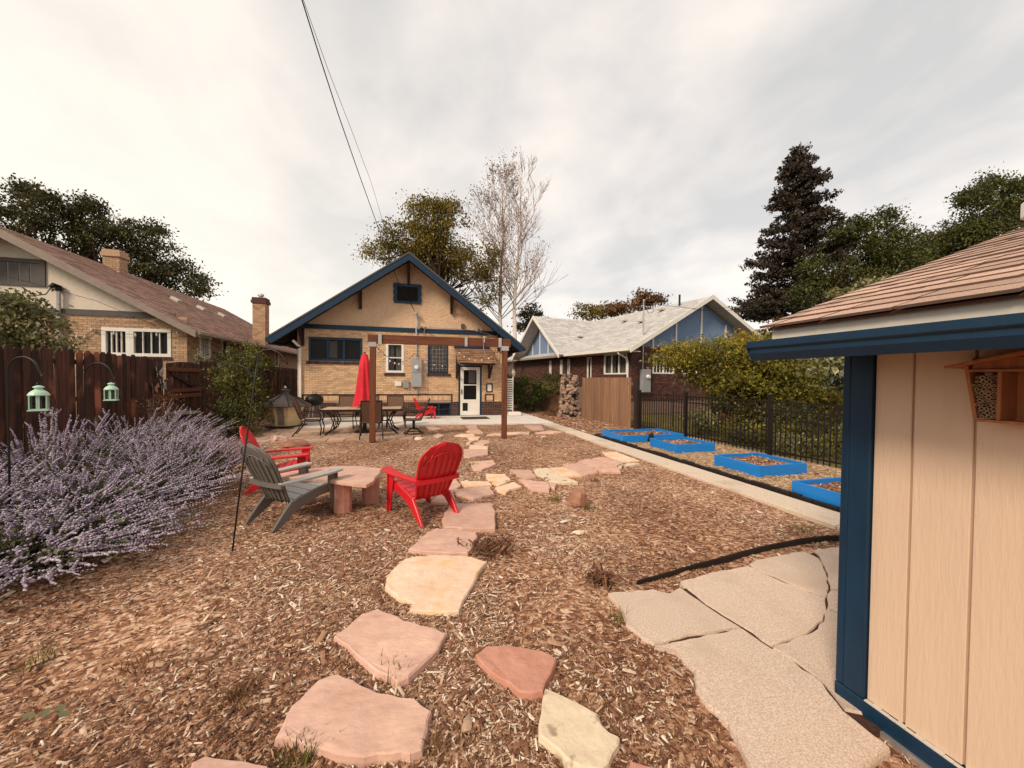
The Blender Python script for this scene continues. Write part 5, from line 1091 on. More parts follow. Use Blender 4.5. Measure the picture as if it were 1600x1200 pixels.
red1 = adirondack('bright red adirondack chair facing the house, rear leg on the square stepping stone', 'redplastic', (.17, 4.62, .0), math.radians(28))
gry = adirondack('grey adirondack chair seen from behind, left of the stone table', 'greyplastic', (-1.32, 4.83, 0), math.radians(-42), 'greyplastic2')
for o_ in (red1, gry): o_.scale = (.94, .94, .96)
red2 = dup(red1, (-1.86, 6.2, 0), math.radians(-82), 'red adirondack chair mostly hidden behind the grey one at the sage')
red3 = dup(red1, (.5, 15.0, .05), math.radians(-78), 'small red chair against the plinth bricks on the patio', .86)

# ================================================================ STONE TABLE
tb = thing('stone_table', 'low sandstone slab table on thick red stone legs between the chairs', 'table', (-1.0, 5.1, 0))
o, fp = stone_obj([(430,741),(451,738),(505,730),(527,727.5),(565,728),(597,732),(584,751.5),(572,757),(535,753),(512,748),(452,742)][::1] if False else [(418,744),(455,736),(505,730),(527,727.5),(565,728),(597,732),(584,751.5),(572,757),(535,753),(512,749),(470,747)], .40, .06, 'pink', 'table_slab', None)
# the slab is traced at table height; make it a part and lift its underside
for v in o.data.vertices:
    if v.co.z < .34: v.co.z = .362
    elif v.co.z < .385: v.co.z = max(v.co.z, .372)
o.parent = tb; o.location = Vector((o.location.x, o.location.y, 0))-Vector((-1.0, 5.1, 0))
for (x, y, rx, ry) in ((-.78, 4.94, .10, .08), (-.5, 5.2, .11, .06), (-1.3, 5.42, .1, .08)):
    q = MB(); vs = [(rx*math.cos(2*PI*i/9)*random.uniform(.9, 1.1), ry*math.sin(2*PI*i/9)*random.uniform(.9, 1.1)) for i in range(9)]; q.prism(vs, -.03, .361); q.build('leg', 'red', tb, loc=(x+1.0, y-5.1, 0), bevel=.012, seg=2)

# ================================================================ DINING SET
TBL = Vector((-1.3, 11.7, .03))
dt_ = thing('dining_table', 'patio table with square stone tiles and curved iron legs', 'table', TBL)
q = MB(); q.box(-1.06, 1.06, -.52, .52, .655, .68); q.box(-1.08, 1.08, -.54, -.5, .64, .7); q.box(-1.08, 1.08, .5, .54, .64, .7); q.box(-1.08, -1.04, -.5, .5, .64, .7); q.box(1.04, 1.08, -.5, .5, .64, .7); q.build('table_frame', 'brownmetal', dt_)
for i in range(6):
    for j in range(3):
        q = MB(); x = -1.035+i*.345; y = -.495+j*.33; q.box(x+.004, x+.341, y+.004, y+.326, .681, .705); q.build('tile', 'tabletile', dt_, bevel=.004)
for sx in (-1, 1):
    for sy in (-1, 1):
        q = MB()
        for off in (0, .07): q.tube([(sx*(.93-off), sy*.42, .65), (sx*(.8-off), sy*.4, .5), (sx*(.74-off), sy*.38, .33), (sx*(.8-off*.7), sy*.4, .14), (sx*(.95-off*.3), sy*.42, .0)], .016, 6)
        q.build('leg', 'brownmetal', dt_, smooth=True)
q = MB(); q.bar((-.76, 0, .33), (.76, 0, .33), .03, .03); q.build('stretcher', 'brownmetal', dt_)
# umbrella, folded
um = thing('patio_umbrella', 'folded red umbrella standing through the patio table', 'umbrella', (TBL.x+.02, TBL.y, .03)); um.scale = (1, 1, .935)
q = MB(); q.tube([(0, 0, .04), (0, 0, 2.3)], .02, 8); q.build('pole', 'brownmetal', um)
q = MB(); n = 32; vs = []; pr = [(.03, 2.42), (.09, 2.36), (.115, 2.2), (.13, 2.19), (.15, 1.9), (.18, 1.6), (.215, 1.3), (.25, 1.05), (.29, .86)]
for r, z in pr:
    for k in range(n):
        th = 2*PI*k/n; rr = r*(1+.2*math.cos(th*8+z*.8)*min(1, (2.45-z)*1.4)); vs.append((rr*math.cos(th), rr*math.sin(th), z-(.07*(1+math.cos(th*8))/2 if z < .9 else 0)))
q.add(vs, [(i*n+k, i*n+(k+1) % n, (i+1)*n+(k+1) % n, (i+1)*n+k) for i in range(len(pr)-1) for k in range(n)]); q.build('canopy', 'redcloth', um, smooth=True)
q = MB(); q.lathe([(.26, 0), (.26, .03), (.2, .07), (.06, .1), (.05, .3), (.03, .32)], 18); q.build('base', 'black', um)
q = MB(); q.lathe([(.035, 2.41), (.03, 2.44), (.012, 2.47)], 8); q.build('finial', 'black', um)
def sling_chair(label, loc, rz, swivel=False):
    t = thing('sling_chair', label, 'chair', loc, rz, 'sling patio chairs')
    for s in (-1, 1):
        q = MB(); q.tube([(s*.25, .24, .40), (s*.25, 0, .39), (s*.25, -.2, .40), (s*.25, -.27, .55), (s*.25, -.36, .8), (s*.25, -.44, .98)], .016, 6)
        q.tube([(s*.27, .25, .38), (s*.29, .28, .56), (s*.29, .18, .63), (s*.29, -.05, .62), (s*.28, -.3, .6)], .015, 6)
        if not swivel: q.tube([(s*.26, .23, .39), (s*.27, .28, .2), (s*.28, .25, 0)], .016, 6); q.tube([(s*.26, -.18, .39), (s*.27, -.26, .2), (s*.28, -.42, 0)], .016, 6)
        q.build('side_frame', 'brownmetal', t, smooth=True)
    q = MB(); q.tube([(-.25, -.44, .98), (.25, -.44, .98)], .014, 6); q.tube([(-.25, -.2, .39), (.25, -.2, .39)], .014, 6); q.build('cross_bar', 'brownmetal', t)
    q = MB(); q.bar((0, .24, .40), (0, -.19, .395), .48, .012); q.build('seat', 'sling', t)
    q = MB(); q.bar((0, -.215, .42), (0, -.435, .965), .48, .012, (0, 1, 0)); q.build('backrest', 'sling', t)
    if swivel:
        q = MB(); q.tube([(0, 0, .38), (0, 0, .12)], [.04, .03], 8); ring = [(.27*math.cos(2*PI*i/20), .27*math.sin(2*PI*i/20), .02) for i in range(21)]; q.tube(ring, .016, 6)
        for k in range(4): a = k*PI/2+PI/4; q.tube([(0, 0, .16), (.15*math.cos(a), .15*math.sin(a), .13), (.27*math.cos(a), .27*math.sin(a), .02)], .014, 5)
        q.build('swivel_base', 'brownmetal', t, smooth=True)
    return t
c1 = sling_chair('brown sling chair at the left end of the patio table', (-2.62, 11.5, .03), math.radians(-86))
dup(c1, (-1.0, 10.75, .03), math.radians(4), 'brown sling chair with its back to the yard in front of the patio table')
dup(c1, (-1.25, 12.85, .03), math.radians(182), 'sling chair on the far side of the patio table under the umbrella')
dup(c1, (-1.95, 12.7, .03), math.radians(178), 'sling chair tucked behind the left half of the patio table')
dup(c1, (-.45, 12.6, .03), math.radians(185), 'sling chair tucked behind the right half of the patio table')
sling_chair('swivel sling chair on a ring base at the right end of the table', (.08, 11.2, .03), math.radians(88), True)
# ironwork palm motif on the near chair back is part of the cloth print
# pagoda-roofed lantern firepit
pl = thing('patio_fire_lantern', 'large octagonal lantern with amber panels and dark pagoda roof beside the patio', 'fire lantern', (-3.85, 13.6, .04))
q = MB(); q.lathe([(.62, 0), (.64, .02), (.6, .04)], 8, ph=PI/8); q.build('base', 'brownmetal', pl)
q = MB(); q.lathe([(.42, .04), (.42, .09), (.44, .3), (.49, .5), (.55, .66)], 8, ph=PI/8); bd = q.build('lantern_body', 'amber', pl)
for k in range(8):
    a = 2*PI*k/8+PI/8; q = MB(); q.tube([(r*math.cos(a), r*math.sin(a), z) for r, z in ((.425, .05), (.445, .3), (.495, .5), (.555, .66))], .012, 5); q.build('corner_strip', 'amber', bd)
q = MB(); q.bar((0, -.40, .08), (0, -.5, .64), .17, .03, (0, 1, 0)); q.build('door', 'bronze' if False else 'tan_trim', bd)
q = MB(); q.lathe([(.74, .64), (.76, .66), (.52, .80), (.50, .83), (.3, .93), (.12, 1.03), (.1, 1.05), (.1, 1.12), (.13, 1.14), (.02, 1.2)], 8, ph=PI/8); rf = q.build('pagoda_roof', 'pagoda', pl)
for k in range(8):
    a = 2*PI*k/8+PI/8; q = MB(); q.tube([(r*math.cos(a), r*math.sin(a), z) for r, z in ((.76, .67), (.52, .81), (.5, .84), (.12, 1.04))], .014, 5); q.build('roof_rib', 'brownmetal', rf)
q = MB(); q.lathe([(.02, 1.2), (.05, 1.22), (.01, 1.28)], 8); q.build('finial', 'galv', pl)
# kettle grill
kg = thing('kettle_grill', 'black kettle grill on thin legs behind the big lantern', 'grill', (-3.3, 14.9, .05))
q = MB(); q.lathe([(.08, .5), (.22, .56), (.29, .68), (.3, .74), (.3, .75), (.27, .86), (.15, .95), (.02, .97)], 18); q.build('kettle', 'black', kg, smooth=True)
for a in (0.5, 2.6, 4.7):
    q = MB(); q.tube([(.15*math.cos(a), .15*math.sin(a), .55), (.3*math.cos(a), .3*math.sin(a), 0)], .012, 5); q.build('leg', 'galv', kg)
q = MB(); q.tube([(-.06, 0, .97), (-.06, 0, 1.02), (.06, 0, 1.02), (.06, 0, .97)], .012, 5); q.build('lid_handle', 'black', kg)

# ================================================================ HOOKS, LANTERNS
def arc(c, r, a0, a1, n=10, ax=Vector((1, 0, 0))):
    return [Vector(c)+ax*r*math.cos(a0+(a1-a0)*i/n)+Vector((0, 0, r*math.sin(a0+(a1-a0)*i/n))) for i in range(n+1)]
camright = Vector((math.cos(YAW), -math.sin(YAW), 0))
def lantern(label, loc, s, rz):
    t = thing('mint_lantern', label, 'lantern', loc, rz, 'mint green lanterns on shepherd hooks'); h = s
    q = MB(); q.box(-.42*s, .42*s, -.42*s, .42*s, 0, .05*s); q.box(-.37*s, .37*s, -.37*s, .37*s, .05*s, .09*s); q.build('base', 'mint', t, bevel=.003)
    for sx in (-1, 1):
        for sy in (-1, 1): q = MB(); q.box(sx*.34*s-.03*s, sx*.34*s+.03*s, sy*.34*s-.03*s, sy*.34*s+.03*s, .09*s, .62*s); q.build('corner_post', 'mint', t)
    for a in range(4):
        q = MB(); T = Matrix.Rotation(a*PI/2, 4, 'Z')
        for x in (-.04, .04): q.box((x-.035)*s, (x+.035)*s, -.36*s, -.33*s, .09*s, .62*s, T=T)
        q.build('window_bar', 'mint', t); q = MB(); q.box(-.31*s, .31*s, -.345*s, -.340*s, .09*s, .62*s, T=T); q.build('glass_pane', 'glass', t)
    q = MB(); q.lathe([(.46*s, .62*s), (.47*s, .66*s), (.38*s, .76*s), (.24*s, .84*s), (.17*s, .87*s), (.17*s, .93*s), (.25*s, .95*s), (.23*s, .99*s), (.06*s, 1.04*s)], 20); q.build('roof', 'mint', t, smooth=False)
    q = MB(); q.tube(arc((0, 0, 1.06*s), .08*s, 0, 2*PI, 12), .007, 5); q.build('ring', 'black', t)
    q = MB(); q.lathe([(.12*s, .09*s), (.12*s, .4*s), (.02*s, .42*s)], 10); q.build('candle', 'offwhite', t)
    t.scale = (.66, .66, 1); return t
def hook(label, base, top, r, pole_h, sgn=1):
    t = thing('shepherd_hook', label, 'hook', base, 0, 'black shepherd hooks'); b = Vector(base); tp = Vector(top)-b
    pts = [Vector((0, 0, -.1)), tp*.5, tp]; c = tp+camright*sgn*r
    a = arc(c, r, PI if sgn > 0 else 0, 0.15 if sgn > 0 else PI-.15, 12, camright)
    tip = a[-1]; a += [tip+camright*sgn*.03-Vector((0, 0, .06)), tip+camright*sgn*.06-Vector((0, 0, .04))]
    q = MB(); q.tube(pts[:-1]+a, .0085, 6); q.build('rod', 'iron', t, smooth=True); return t, tip+b-Vector((0, 0, .07))
p1 = Vector((0, 0, CH))+ray(12, 600)*3.7; b1_ = Vector((p1.x, p1.y, 0))
h1, tip1 = hook('left shepherd hook nearest the viewer, holding the bigger looking mint lantern', b1_, (b1_.x, b1_.y, 1.62), .15, 1.7)
l1 = Vector((0, 0, CH))+ray(61, 642)*3.75; lantern('mint green lantern at far left, hanging from the nearer shepherd hook', (l1.x, l1.y, l1.z), .24, .5)
q = MB(); q.tube([tip1, (l1.x, l1.y, l1.z+.27)], .004, 5); tag(q.build('hanger_wire', 'black'), 'thin wire holding the far left mint lantern', 'wire')
p2 = Vector((0, 0, CH))+ray(132, 600)*5.3; b2_ = Vector((p2.x, p2.y, 0))
h2, tip2 = hook('second shepherd hook by the fence, holding the right mint lantern', b2_, (b2_.x, b2_.y, 1.58), .19, 1.7)
l2 = Vector((0, 0, CH))+ray(174, 626)*5.3; lantern('mint green lantern right of the far left one, on the farther hook', (l2.x, l2.y, l2.z), .24, .3)
q = MB(); q.tube([tip2, (l2.x, l2.y, l2.z+.27)], .004, 5); tag(q.build('hanger_wire', 'black'), 'thin wire holding the right mint lantern', 'wire')
hb = G(361, 860, 0)
q = MB(); tpz = 1.86; tp = Vector((0, 0, CH))+ray(404, 552)*3.9; tp = tp-hb; 
q.tube([(0, 0, -.1), tp*.45, tp*.85, tp*1.0], .008, 6)
aL = [Vector((0, 0, CH))+ray(px, py)*3.9-hb for px, py in ((398, 578), (394, 590), (386, 576), (372, 569), (356, 569), (343, 575), (334, 578))]
aR = [Vector((0, 0, CH))+ray(px, py)*3.9-hb for px, py in ((398, 572), (402, 556), (412, 547), (425, 546), (437, 552), (446, 562), (450, 570))]
hk = thing('shepherd_hook', 'double shepherd hook stuck in the mulch between sage and grey chair', 'hook', hb, 0, 'black shepherd hooks')
q.build('rod', 'iron', hk, smooth=True)
for a in (aL, aR): q = MB(); q.tube(a, .007, 6); q.build('arm', 'iron', hk, smooth=True)
tr = thing('bird_feeder_tray', 'grey flat feeder tray standing above the sage by the gate', 'bird feeder', (-4.62, 9.6, 0))
q = MB(); q.box(-.2, .2, -.15, .15, .80, .82); q.box(-.22, .22, -.17, -.15, .80, .85); q.box(-.22, .22, .15, .17, .80, .85); q.build('tray', 'greytrim', tr, bevel=.004)
q = MB(); q.tube([(0, 0, 0), (0, 0, .82)], .02, 6); q.build('pole', 'black', tr)

# ================================================================ ROCKS
def rock(name, label, loc, s, m='rock', seed=0, sq=(1, .8, .8)):
    bm = bmesh.new(); bmesh.ops.create_icosphere(bm, subdivisions=3, radius=1)
    for v in bm.verts:
        n_ = noise.noise(v.co*1.3+Vector((seed*7, 0, 0)))*.35+noise.noise(v.co*3.5+Vector((seed*3, 1, 0)))*.12; v.co *= 1+n_
        for ax in (Vector((1, .3, .2)), Vector((-.4, 1, .3)), Vector((-.7, -.6, .3)), Vector((.2, -.2, 1)), Vector((.5, -1, .2))):
            a = ax.normalized(); d_ = v.co.dot(a)
            if d_ > .72: v.co -= a*(d_-.72)*.85
        v.co = Vector((v.co.x*s*sq[0], v.co.y*s*sq[1], v.co.z*s*sq[2]))
    me = bpy.data.meshes.new(name); bm.to_mesh(me); bm.free(); me.materials.append(M[m]); o = bpy.data.objects.new(name, me); COL.objects.link(o); o.location = loc; return tag(o, label, 'rock')
p = G(905, 790); rock('boulder', 'orange tan boulder alone in the mulch right of the path', (p.x, p.y, .09), .125, seed=1, sq=(.9, .8, 1.05))
p = G(462, 698); rock('boulder', 'flat tan rock at the left front corner of the paver terrace', (p.x, p.y, .06), .28, seed=2, sq=(1.2, .7, .45))
p = G(437, 690); rock('boulder', 'dark rock beside the flat tan rock near the sage', (p.x, p.y, .05), .2, 'pillarstone', seed=3, sq=(1.1, .7, .6))
p = G(905, 833); rock('boulder', 'small pale rock lying flat in the mulch below the boulder', (p.x, p.y, .01), .06, 'cream', seed=4, sq=(1.1, .8, .35))
p = G(655, 687); rock('boulder', 'pale rock at the right edge of the paver terrace', (p.x, p.y, .02), .1, 'cream', seed=5, sq=(1.3, .8, .5))
for k, (px, py, s) in enumerate(((768, 858, .11), (940, 907, .06))):
    p = G(px, py); n = int(900*s/.12*.5); P = rng.normal(0, 1, (n, 3))*np.array([s, s*.8, s*.22])+np.array([p.x, p.y, .02]); P[:, 2] = np.abs(P[:, 2])
    ln_ = .05*np.exp(rng.normal(0, .4, n)); R = rotm(rng.uniform(0, 6, n), rng.normal(0, .6, n), rng.normal(0, .6, n)); R[:, :, 0] *= ln_[:, None]; R[:, :, 1] *= (ln_*.12)[:, None]; R[:, :, 2] *= (ln_*.1)[:, None]
    tag(scatter('dead_grass_clump', CHIP[0], CHIP[1], P, R, rng.uniform(0, .45, n), 'chip'), ('dead brown root clump beside the pink wedge stone', 'dark clump of debris at the tip of the concrete pad', 'small dark clump right of the buff stone')[k], 'dead plant')
def tuft(px, py, n, h, m, lab, spread=.05):
    p = G(px, py); nn = n; th = rng.uniform(0, 2*PI, nn); P = np.stack([p.x+rng.normal(0, spread, nn), p.y+rng.normal(0, spread, nn), np.zeros(nn)], 1)
    bl = ([(-.5, 0, 0), (.5, 0, 0), (.3, .25, .6), (-.3, .25, .6), (0, .6, 1)], [(0, 1, 2, 3), (3, 2, 4)]); R = rotm(th, rng.normal(0, .3, nn), rng.normal(0, .3, nn)); hh = h*rng.uniform(.5, 1.2, nn)
    R[:, :, 0] *= .007; R[:, :, 1] *= hh[:, None]*.7; R[:, :, 2] *= hh[:, None]
    return tag(scatter('grass_tuft', bl[0], bl[1], P, R, rng.uniform(.2, 1, nn), m), lab, 'grass')
for a in ((465, 1180, 70, .07, 'leaf_bush', 'small green weed tuft below the largest pink stone'), (612, 1052, 26, .08, 'leaf_bush', 'thin grass blades at the front corner of the diamond shaped pink stone'), (968, 975, 16, .12, 'leaf_bush', 'lone bright grass blade at the left edge of the concrete pad'),
          (866, 782, 60, .08, 'leaf_bush', 'green tuft left of the lone boulder'), (930, 752, 70, .07, 'leaf_dry', 'dry grass tuft above the lone boulder'), (738, 728, 60, .09, 'leaf_yellow', 'yellow green weeds at the edge of the pale flagstone'), (918, 795, 60, .06, 'leaf_bush', 'grass at the right foot of the lone boulder'),
          (680, 1180, 40, .07, 'leaf_dry', 'dry grass below the right corner of the largest pink stone'), (60, 1035, 60, .05, 'leaf_bush', 'low green weeds in the mulch at lower left'), (1255, 830, 30, .08, 'leaf_bush', 'green blades above the curved black edging'), (370, 1090, 90, .05, 'leaf_dry', 'dry straw patch in the mulch left of the stones'), (215, 1040, 70, .05, 'leaf_dry', 'orange dry grass patch at lower left')):
    tuft(*a)
P = np.array([[G(x, y, .02).x, G(x, y, .02).y, .025] for x, y in ((72, 1115), (95, 1108), (45, 1120), (100, 1118))]); R = rotm(rng.uniform(0, 6, 4), rng.normal(0, .1, 4), rng.normal(0, .1, 4))*.07
tag(scatter('broad_leaf_weed', LEAF[0], LEAF[1], P, R, np.full(4, .8), 'sage_leaf', kind=None), 'flat broad grey green weed leaves in the mulch at lower left', 'weed')

# ================================================================ RUSSIAN SAGE
def sage(label, base, n, reach, height, lean, spread=.35):
    t = thing('russian_sage', label, 'shrub', base, 0, 'russian sage bushes'); SP = []; SR = []; ST = []; LP = []; LS = []; mb = MB(); vtx = []
    for k in range(int(n*.66)):
        th = random.uniform(0, 2*PI); rr = math.sqrt(random.random()); b = Vector((math.cos(th)*rr*spread, math.sin(th)*rr*spread, 0))
        d = Vector((math.cos(th)*rr, math.sin(th)*rr, 0))*reach*random.uniform(.75, 1.25)+Vector(lean)*random.uniform(.3, 1.2)
        H_ = height*random.uniform(.6, 1.25)*(1-.35*rr)
        p0 = b; p3 = b+d+Vector((0, 0, H_)); p1_ = b+d*.22+Vector((0, 0, H_*.42)); p2_ = b+d*.6+Vector((0, 0, H_*.82))
        B = lambda u: p0*(1-u)**3+p1_*3*u*(1-u)**2+p2_*3*u*u*(1-u)+p3*u**3
        mb.tube([B(0), B(.3), B(.6), B(.85), B(1)], [.004, .0035, .003, .002, .001], 3, cap=False)
        def spike(f, u0, L_):
            m_ = max(5, int(L_/.026))
            for i in range(m_):
                u = u0+(1-u0)*i/m_; p = f(u); w_ = .0165*(1-.5*i/m_)*random.uniform(.75, 1.2); SP.append(p+Vector((random.gauss(0, .002),)*3)); SR.append(w_); ST.append(random.random()*.6+.35*i/m_*.5+.1)
        L3 = (p3-p0).length; u0 = random.uniform(.5, .72)
        for j in range(20): u = random.uniform(.06, .66); LP.append(tuple(B(u)+Vector((random.gauss(0, .022), random.gauss(0, .022), random.gauss(0, .016)))))
        if random.random() < .16: continue
        spike(B, u0, L3*(1-u0)*1.05)
        for j in range(random.randint(1, 3)):
            us = random.uniform(.5, .9); q0 = B(us); dd = (B(us+.05)-q0).normalized(); sd_ = Vector((random.gauss(0, 1), random.gauss(0, 1), random.gauss(0, .5)+.4)).normalized(); ll = random.uniform(.06, .17)
            q1 = q0+(dd*.8+sd_*.7).normalized()*ll; f2 = lambda u, q0=q0, q1=q1: q0.lerp(q1, u); mb.tube([q0, q1], .0015, 3, cap=False); spike(f2, .25, ll*.8)
    mb.build('stem', 'sage_leaf', t, kind='stuff')
    SP_ = np.array([tuple(p) for p in SP]); nn = len(SP_); R = rotm(rng.uniform(0, 6, nn), rng.normal(0, .4, nn), rng.normal(0, .4, nn))*np.array(SR)[:, None, None]; R[:, :, 2] *= .75
    scatter('flower_spike', OCT[0], OCT[1], SP_, R, np.array(ST), 'sage_flower', t)
    leaves('leaf', np.array(LP), .05, 'sage_leaf', t, tmpl=LEAFQ); return t
sage('russian sage at the left edge, lowest and nearest the viewer', (-3.7, 3.35, 0), 300, .7, .34, (.35, -.05, 0), .3)
sage('low sprawling russian sage reaching furthest over the mulch in front', (-3.1, 4.2, 0), 450, .70, .42, (.34, -.08, 0), .35)
sage('russian sage behind the low front one, below the left lantern', (-4.3, 4.95, 0), 260, .55, .68, (.15, 0, .05), .35)
sage('russian sage in the middle of the row below the right lantern', (-3.35, 5.25, 0), 420, .75, .62, (.48, -.05, 0), .4)
sage('upright russian sage with tall spires against the dark fence', (-4.35, 6.2, 0), 240, .5, 1.02, (.2, 0, .05), .35)
sage('russian sage right behind the grey chair', (-3.15, 6.2, 0), 400, .62, .80, (.24, 0, .03), .38)
sage('farthest russian sage near the feeder tray', (-4.4, 7.9, 0), 330, .65, 1.0, (.35, 0, 0), .42)
bush('green_undergrowth', 'low green leaves under the sage at the far left edge', (-3.9, 3.2, 0), [(-4.0, 3.3, .12, .5, .5, .18), (-3.6, 4.5, .12, .4, .5, .18), (-4.3, 5.6, .2, .6, .9, .3)], 'leaf_bush', .045, 90, 40, .09, cat='plant')
bush('dried_flower_stalks', 'tan dried flower clump at the foot of the fence beyond the sage', (-5.3, 9.8, 0), [(-5.2, 9.9, .95, .35, .4, .3)], 'leaf_dry', .06, 30, 18, .08, cat='plant', stems=14, bark='twig')

# ================================================================ SHRUBS AND TREES
bush('tall_shrub', 'tall leafy green shrub left of the house beside the big lantern', (-5.1, 12.6, 0), [(-4.85, 12.7, 1.5, .6, .8, .8), (-4.7, 12.8, 1.0, .65, .8, .7), (-4.8, 13.1, 2.15, .45, .6, .5)], 'leaf_bush', .085, 120, 42, .13, stems=12)
bush('dark_shrub', 'dark low shrub at the foot of the tall green shrub', (-4.75, 11.6, 0), [(-4.5, 12.0, .5, .6, .8, .5)], 'leaf_dark', .07, 90, 40, .12)
bush('climbing_vine', 'climber growing over the fence top near the main house', (-6.3, 17, 0), [(-6.2, 16.2, 2.1, .4, 1.6, .4), (-6.3, 18.5, 2.2, .5, 1.8, .4)], 'leaf_bush', .09, 80, 30, .14, cat='vine')
ps = [(*YP(px, py, 9.3), rr*1.1, rr, rr*.8) for px, py, rr in ((5, 505, .62), (35, 520, .55), (68, 535, .38), (-40, 490, .8), (12, 472, .32))]
bush('pale_flowering_shrub', 'pale cream leaved shrub rising above the dark fence at the left edge', (ps[0][0], 9.3, 0), ps, 'leaf_pale', .085, 170, 50, .12)
bush('garden_weed', 'light green sprig poking over the fence under the small white window', (-6.35, 14.2, 0), [(-6.4, 14.2, 2.15, .18, .18, .3)], 'leaf_pale', .08, 14, 14, .07, cat='plant', stems=3)
bush('spreading_juniper', 'spreading yellow-green juniper in the gap beside the tan house', (5.8, 18.2, 0), [(5.5, 18.6, .9, 1.1, 1.8, .85), (6.3, 16.9, 1.35, .75, 1.0, .5), (4.9, 20.2, 1.0, 1.0, 1.6, .8)], 'leaf_juniper', .1, 190, 55, .16)
bush('dry_ground_shrub', 'brown twiggy growth at the foot of the stone pillar', (6.1, 15.6, 0), [(6.0, 15.8, .15, .35, .4, .15)], 'leaf_dry', .05, 30, 20, .07, cat='plant')
# vine covered arbour behind the iron fence
ab = thing('vine_arbour', 'large olive and orange vine smothering an arbour behind the iron fence', 'arbour', (11.2, 10.8, 0))
q = MB()
for x, y in ((10.6, 10.9), (12.6, 10.2), (11.2, 12.2), (13.2, 11.2)): q.box(x-11.25, x-11.15, y-10.85, y-10.75, 0, 2.5)
q.build('post', 'darkwood', ab, kind='stuff')
vb = [(10.2, 11.5, 1.95, .9, .8, .6), (9.6, 12.0, 2.45, 1.1, 1.0, .5), (10.6, 11.2, 2.5, 1.3, 1.2, .65), (11.8, 10.6, 2.55, 1.4, 1.2, .75), (12.5, 10.3, 2.35, 1.2, 1.2, .8), (11.2, 10.2, 1.7, 1.3, 1.0, .8), (11.9, 10.0, 1.5, 1.2, 1.0, .9), (10.9, 10.6, 1.0, .9, .8, .8), (11.6, 9.8, .8, 1.1, .8, .7), (12.2, 9.2, 1.1, .8, .8, .8), (10.2, 10.6, 1.3, .6, .6, .6)]
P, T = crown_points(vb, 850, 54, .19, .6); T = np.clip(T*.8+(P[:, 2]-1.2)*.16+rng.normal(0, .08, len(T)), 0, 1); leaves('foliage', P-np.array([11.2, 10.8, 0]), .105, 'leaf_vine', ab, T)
q = MB()
for k in range(14): a = random.uniform(-1.5, 2); q.tube([(a, random.uniform(-.8, .5), 0), (a+random.uniform(-.4, .4), random.uniform(-.5, .5), 1.2), (a+random.uniform(-.8, .8), 0, 2.4)], .02, 4)
q.build('stem', 'bark', ab, kind='stuff')
# garden arch
ga = thing('garden_arch', 'dark metal arch standing behind the iron fence', 'arch', (9.15, 10.9, 0))
for yv in (0, .55):
    q = MB(); q.tube([(-.36, yv, 0), (-.36, yv, 1.35)]+arc((0, yv, 1.35), .36, PI, 0, 12)+[(.36, yv, 0)], .014, 5); q.build('hoop', 'brownmetal', ga)
for k in range(6):
    q = MB(); q.tube([(-.36, 0, .25+k*.22), (-.36, .55, .25+k*.22)], .008, 4); q.build('rung', 'brownmetal', ga)
for k, (x, y, r, h, m, lab) in enumerate(((8.3, 9.6, .4, .75, 'leaf_pale', 'pale leggy plant behind the left end of the iron fence'), (8.9, 8.9, .55, .5, 'leaf_yellow', 'yellow flowering clump behind the iron fence below the arbour'), (9.0, 7.6, .6, .6, 'leaf_yellow', 'wider yellow green clump behind the middle iron post'),
        (9.6, 6.9, .7, .75, 'leaf_dark', 'dark leafy plant behind the iron fence right of the yellow clumps'), (8.9, 5.9, .6, .6, 'leaf_bush', 'green plant behind the iron fence nearer the shed'), (10.2, 8.3, .8, 1.0, 'leaf_dark', 'dark shrub under the right side of the arbour'),
        (8.6, 5.0, .5, .7, 'leaf_yellow', 'yellow green plant behind the iron fence beside the shed corner'), (10.8, 6.6, .9, 1.0, 'leaf_ivy', 'leafy green shrub farther back behind the iron fence'), (9.2, 10.0, .5, .6, 'leaf_dry', 'reddish dry plant in front of the metal arch'), (8.3, 8.0, .45, .3, 'leaf_dark', 'low dark ground plant right behind the iron fence'), (8.2, 6.6, .4, .35, 'leaf_pale', 'low pale plant right behind the iron fence'))):
    bush('garden_plant', lab, (x, y, 0), [(x, y, h*.5, r, r, h*.55), (x+r*.4, y-.2, h*.4, r*.7, r*.7, h*.4)], m, .07, 55, 30, .09, cat='plant', group='plants behind the iron fence')
# ivy and big leaf climber beside the shed
tree('climber_tree', 'dark leafy climber between the iron fence and the shed corner', (10.4, 6.4, 0), (10.6, 6.3, 2.6), [(10.5, 6.3, 2.3, 1.0, 1.0, .9), (10.9, 6.2, 1.3, .8, .9, 1.0), (11.6, 6.9, 3.0, 1.0, 1.0, .5), (9.9, 6.6, 1.9, .5, .6, .4)], 'leaf_ivy', .13, 190, 36, .16, trunk_r=.08)
P = np.array([[*(Vector((0, 0, CH))+ray(random.uniform(1245, 1330), random.uniform(556, 585))*8.0)] for k in range(110)]); bl_ = thing('broad_leaf_branch', 'pale broad leaved branch reaching out left of the shed post', 'branch', (9.4, 6.3, 1.6))
q = MB(); q.tube([Vector(P[:, :].max(0))-Vector((9.4, 6.3, 1.6)), Vector(P.mean(0))-Vector((9.4, 6.3, 1.6)), Vector(P.min(0))-Vector((9.4, 6.3, 1.6))], .012, 5); q.build('stem', 'bark', bl_)
leaves('leaf', P-np.array([9.4, 6.3, 1.6]), .16, 'leaf_pale', bl_)
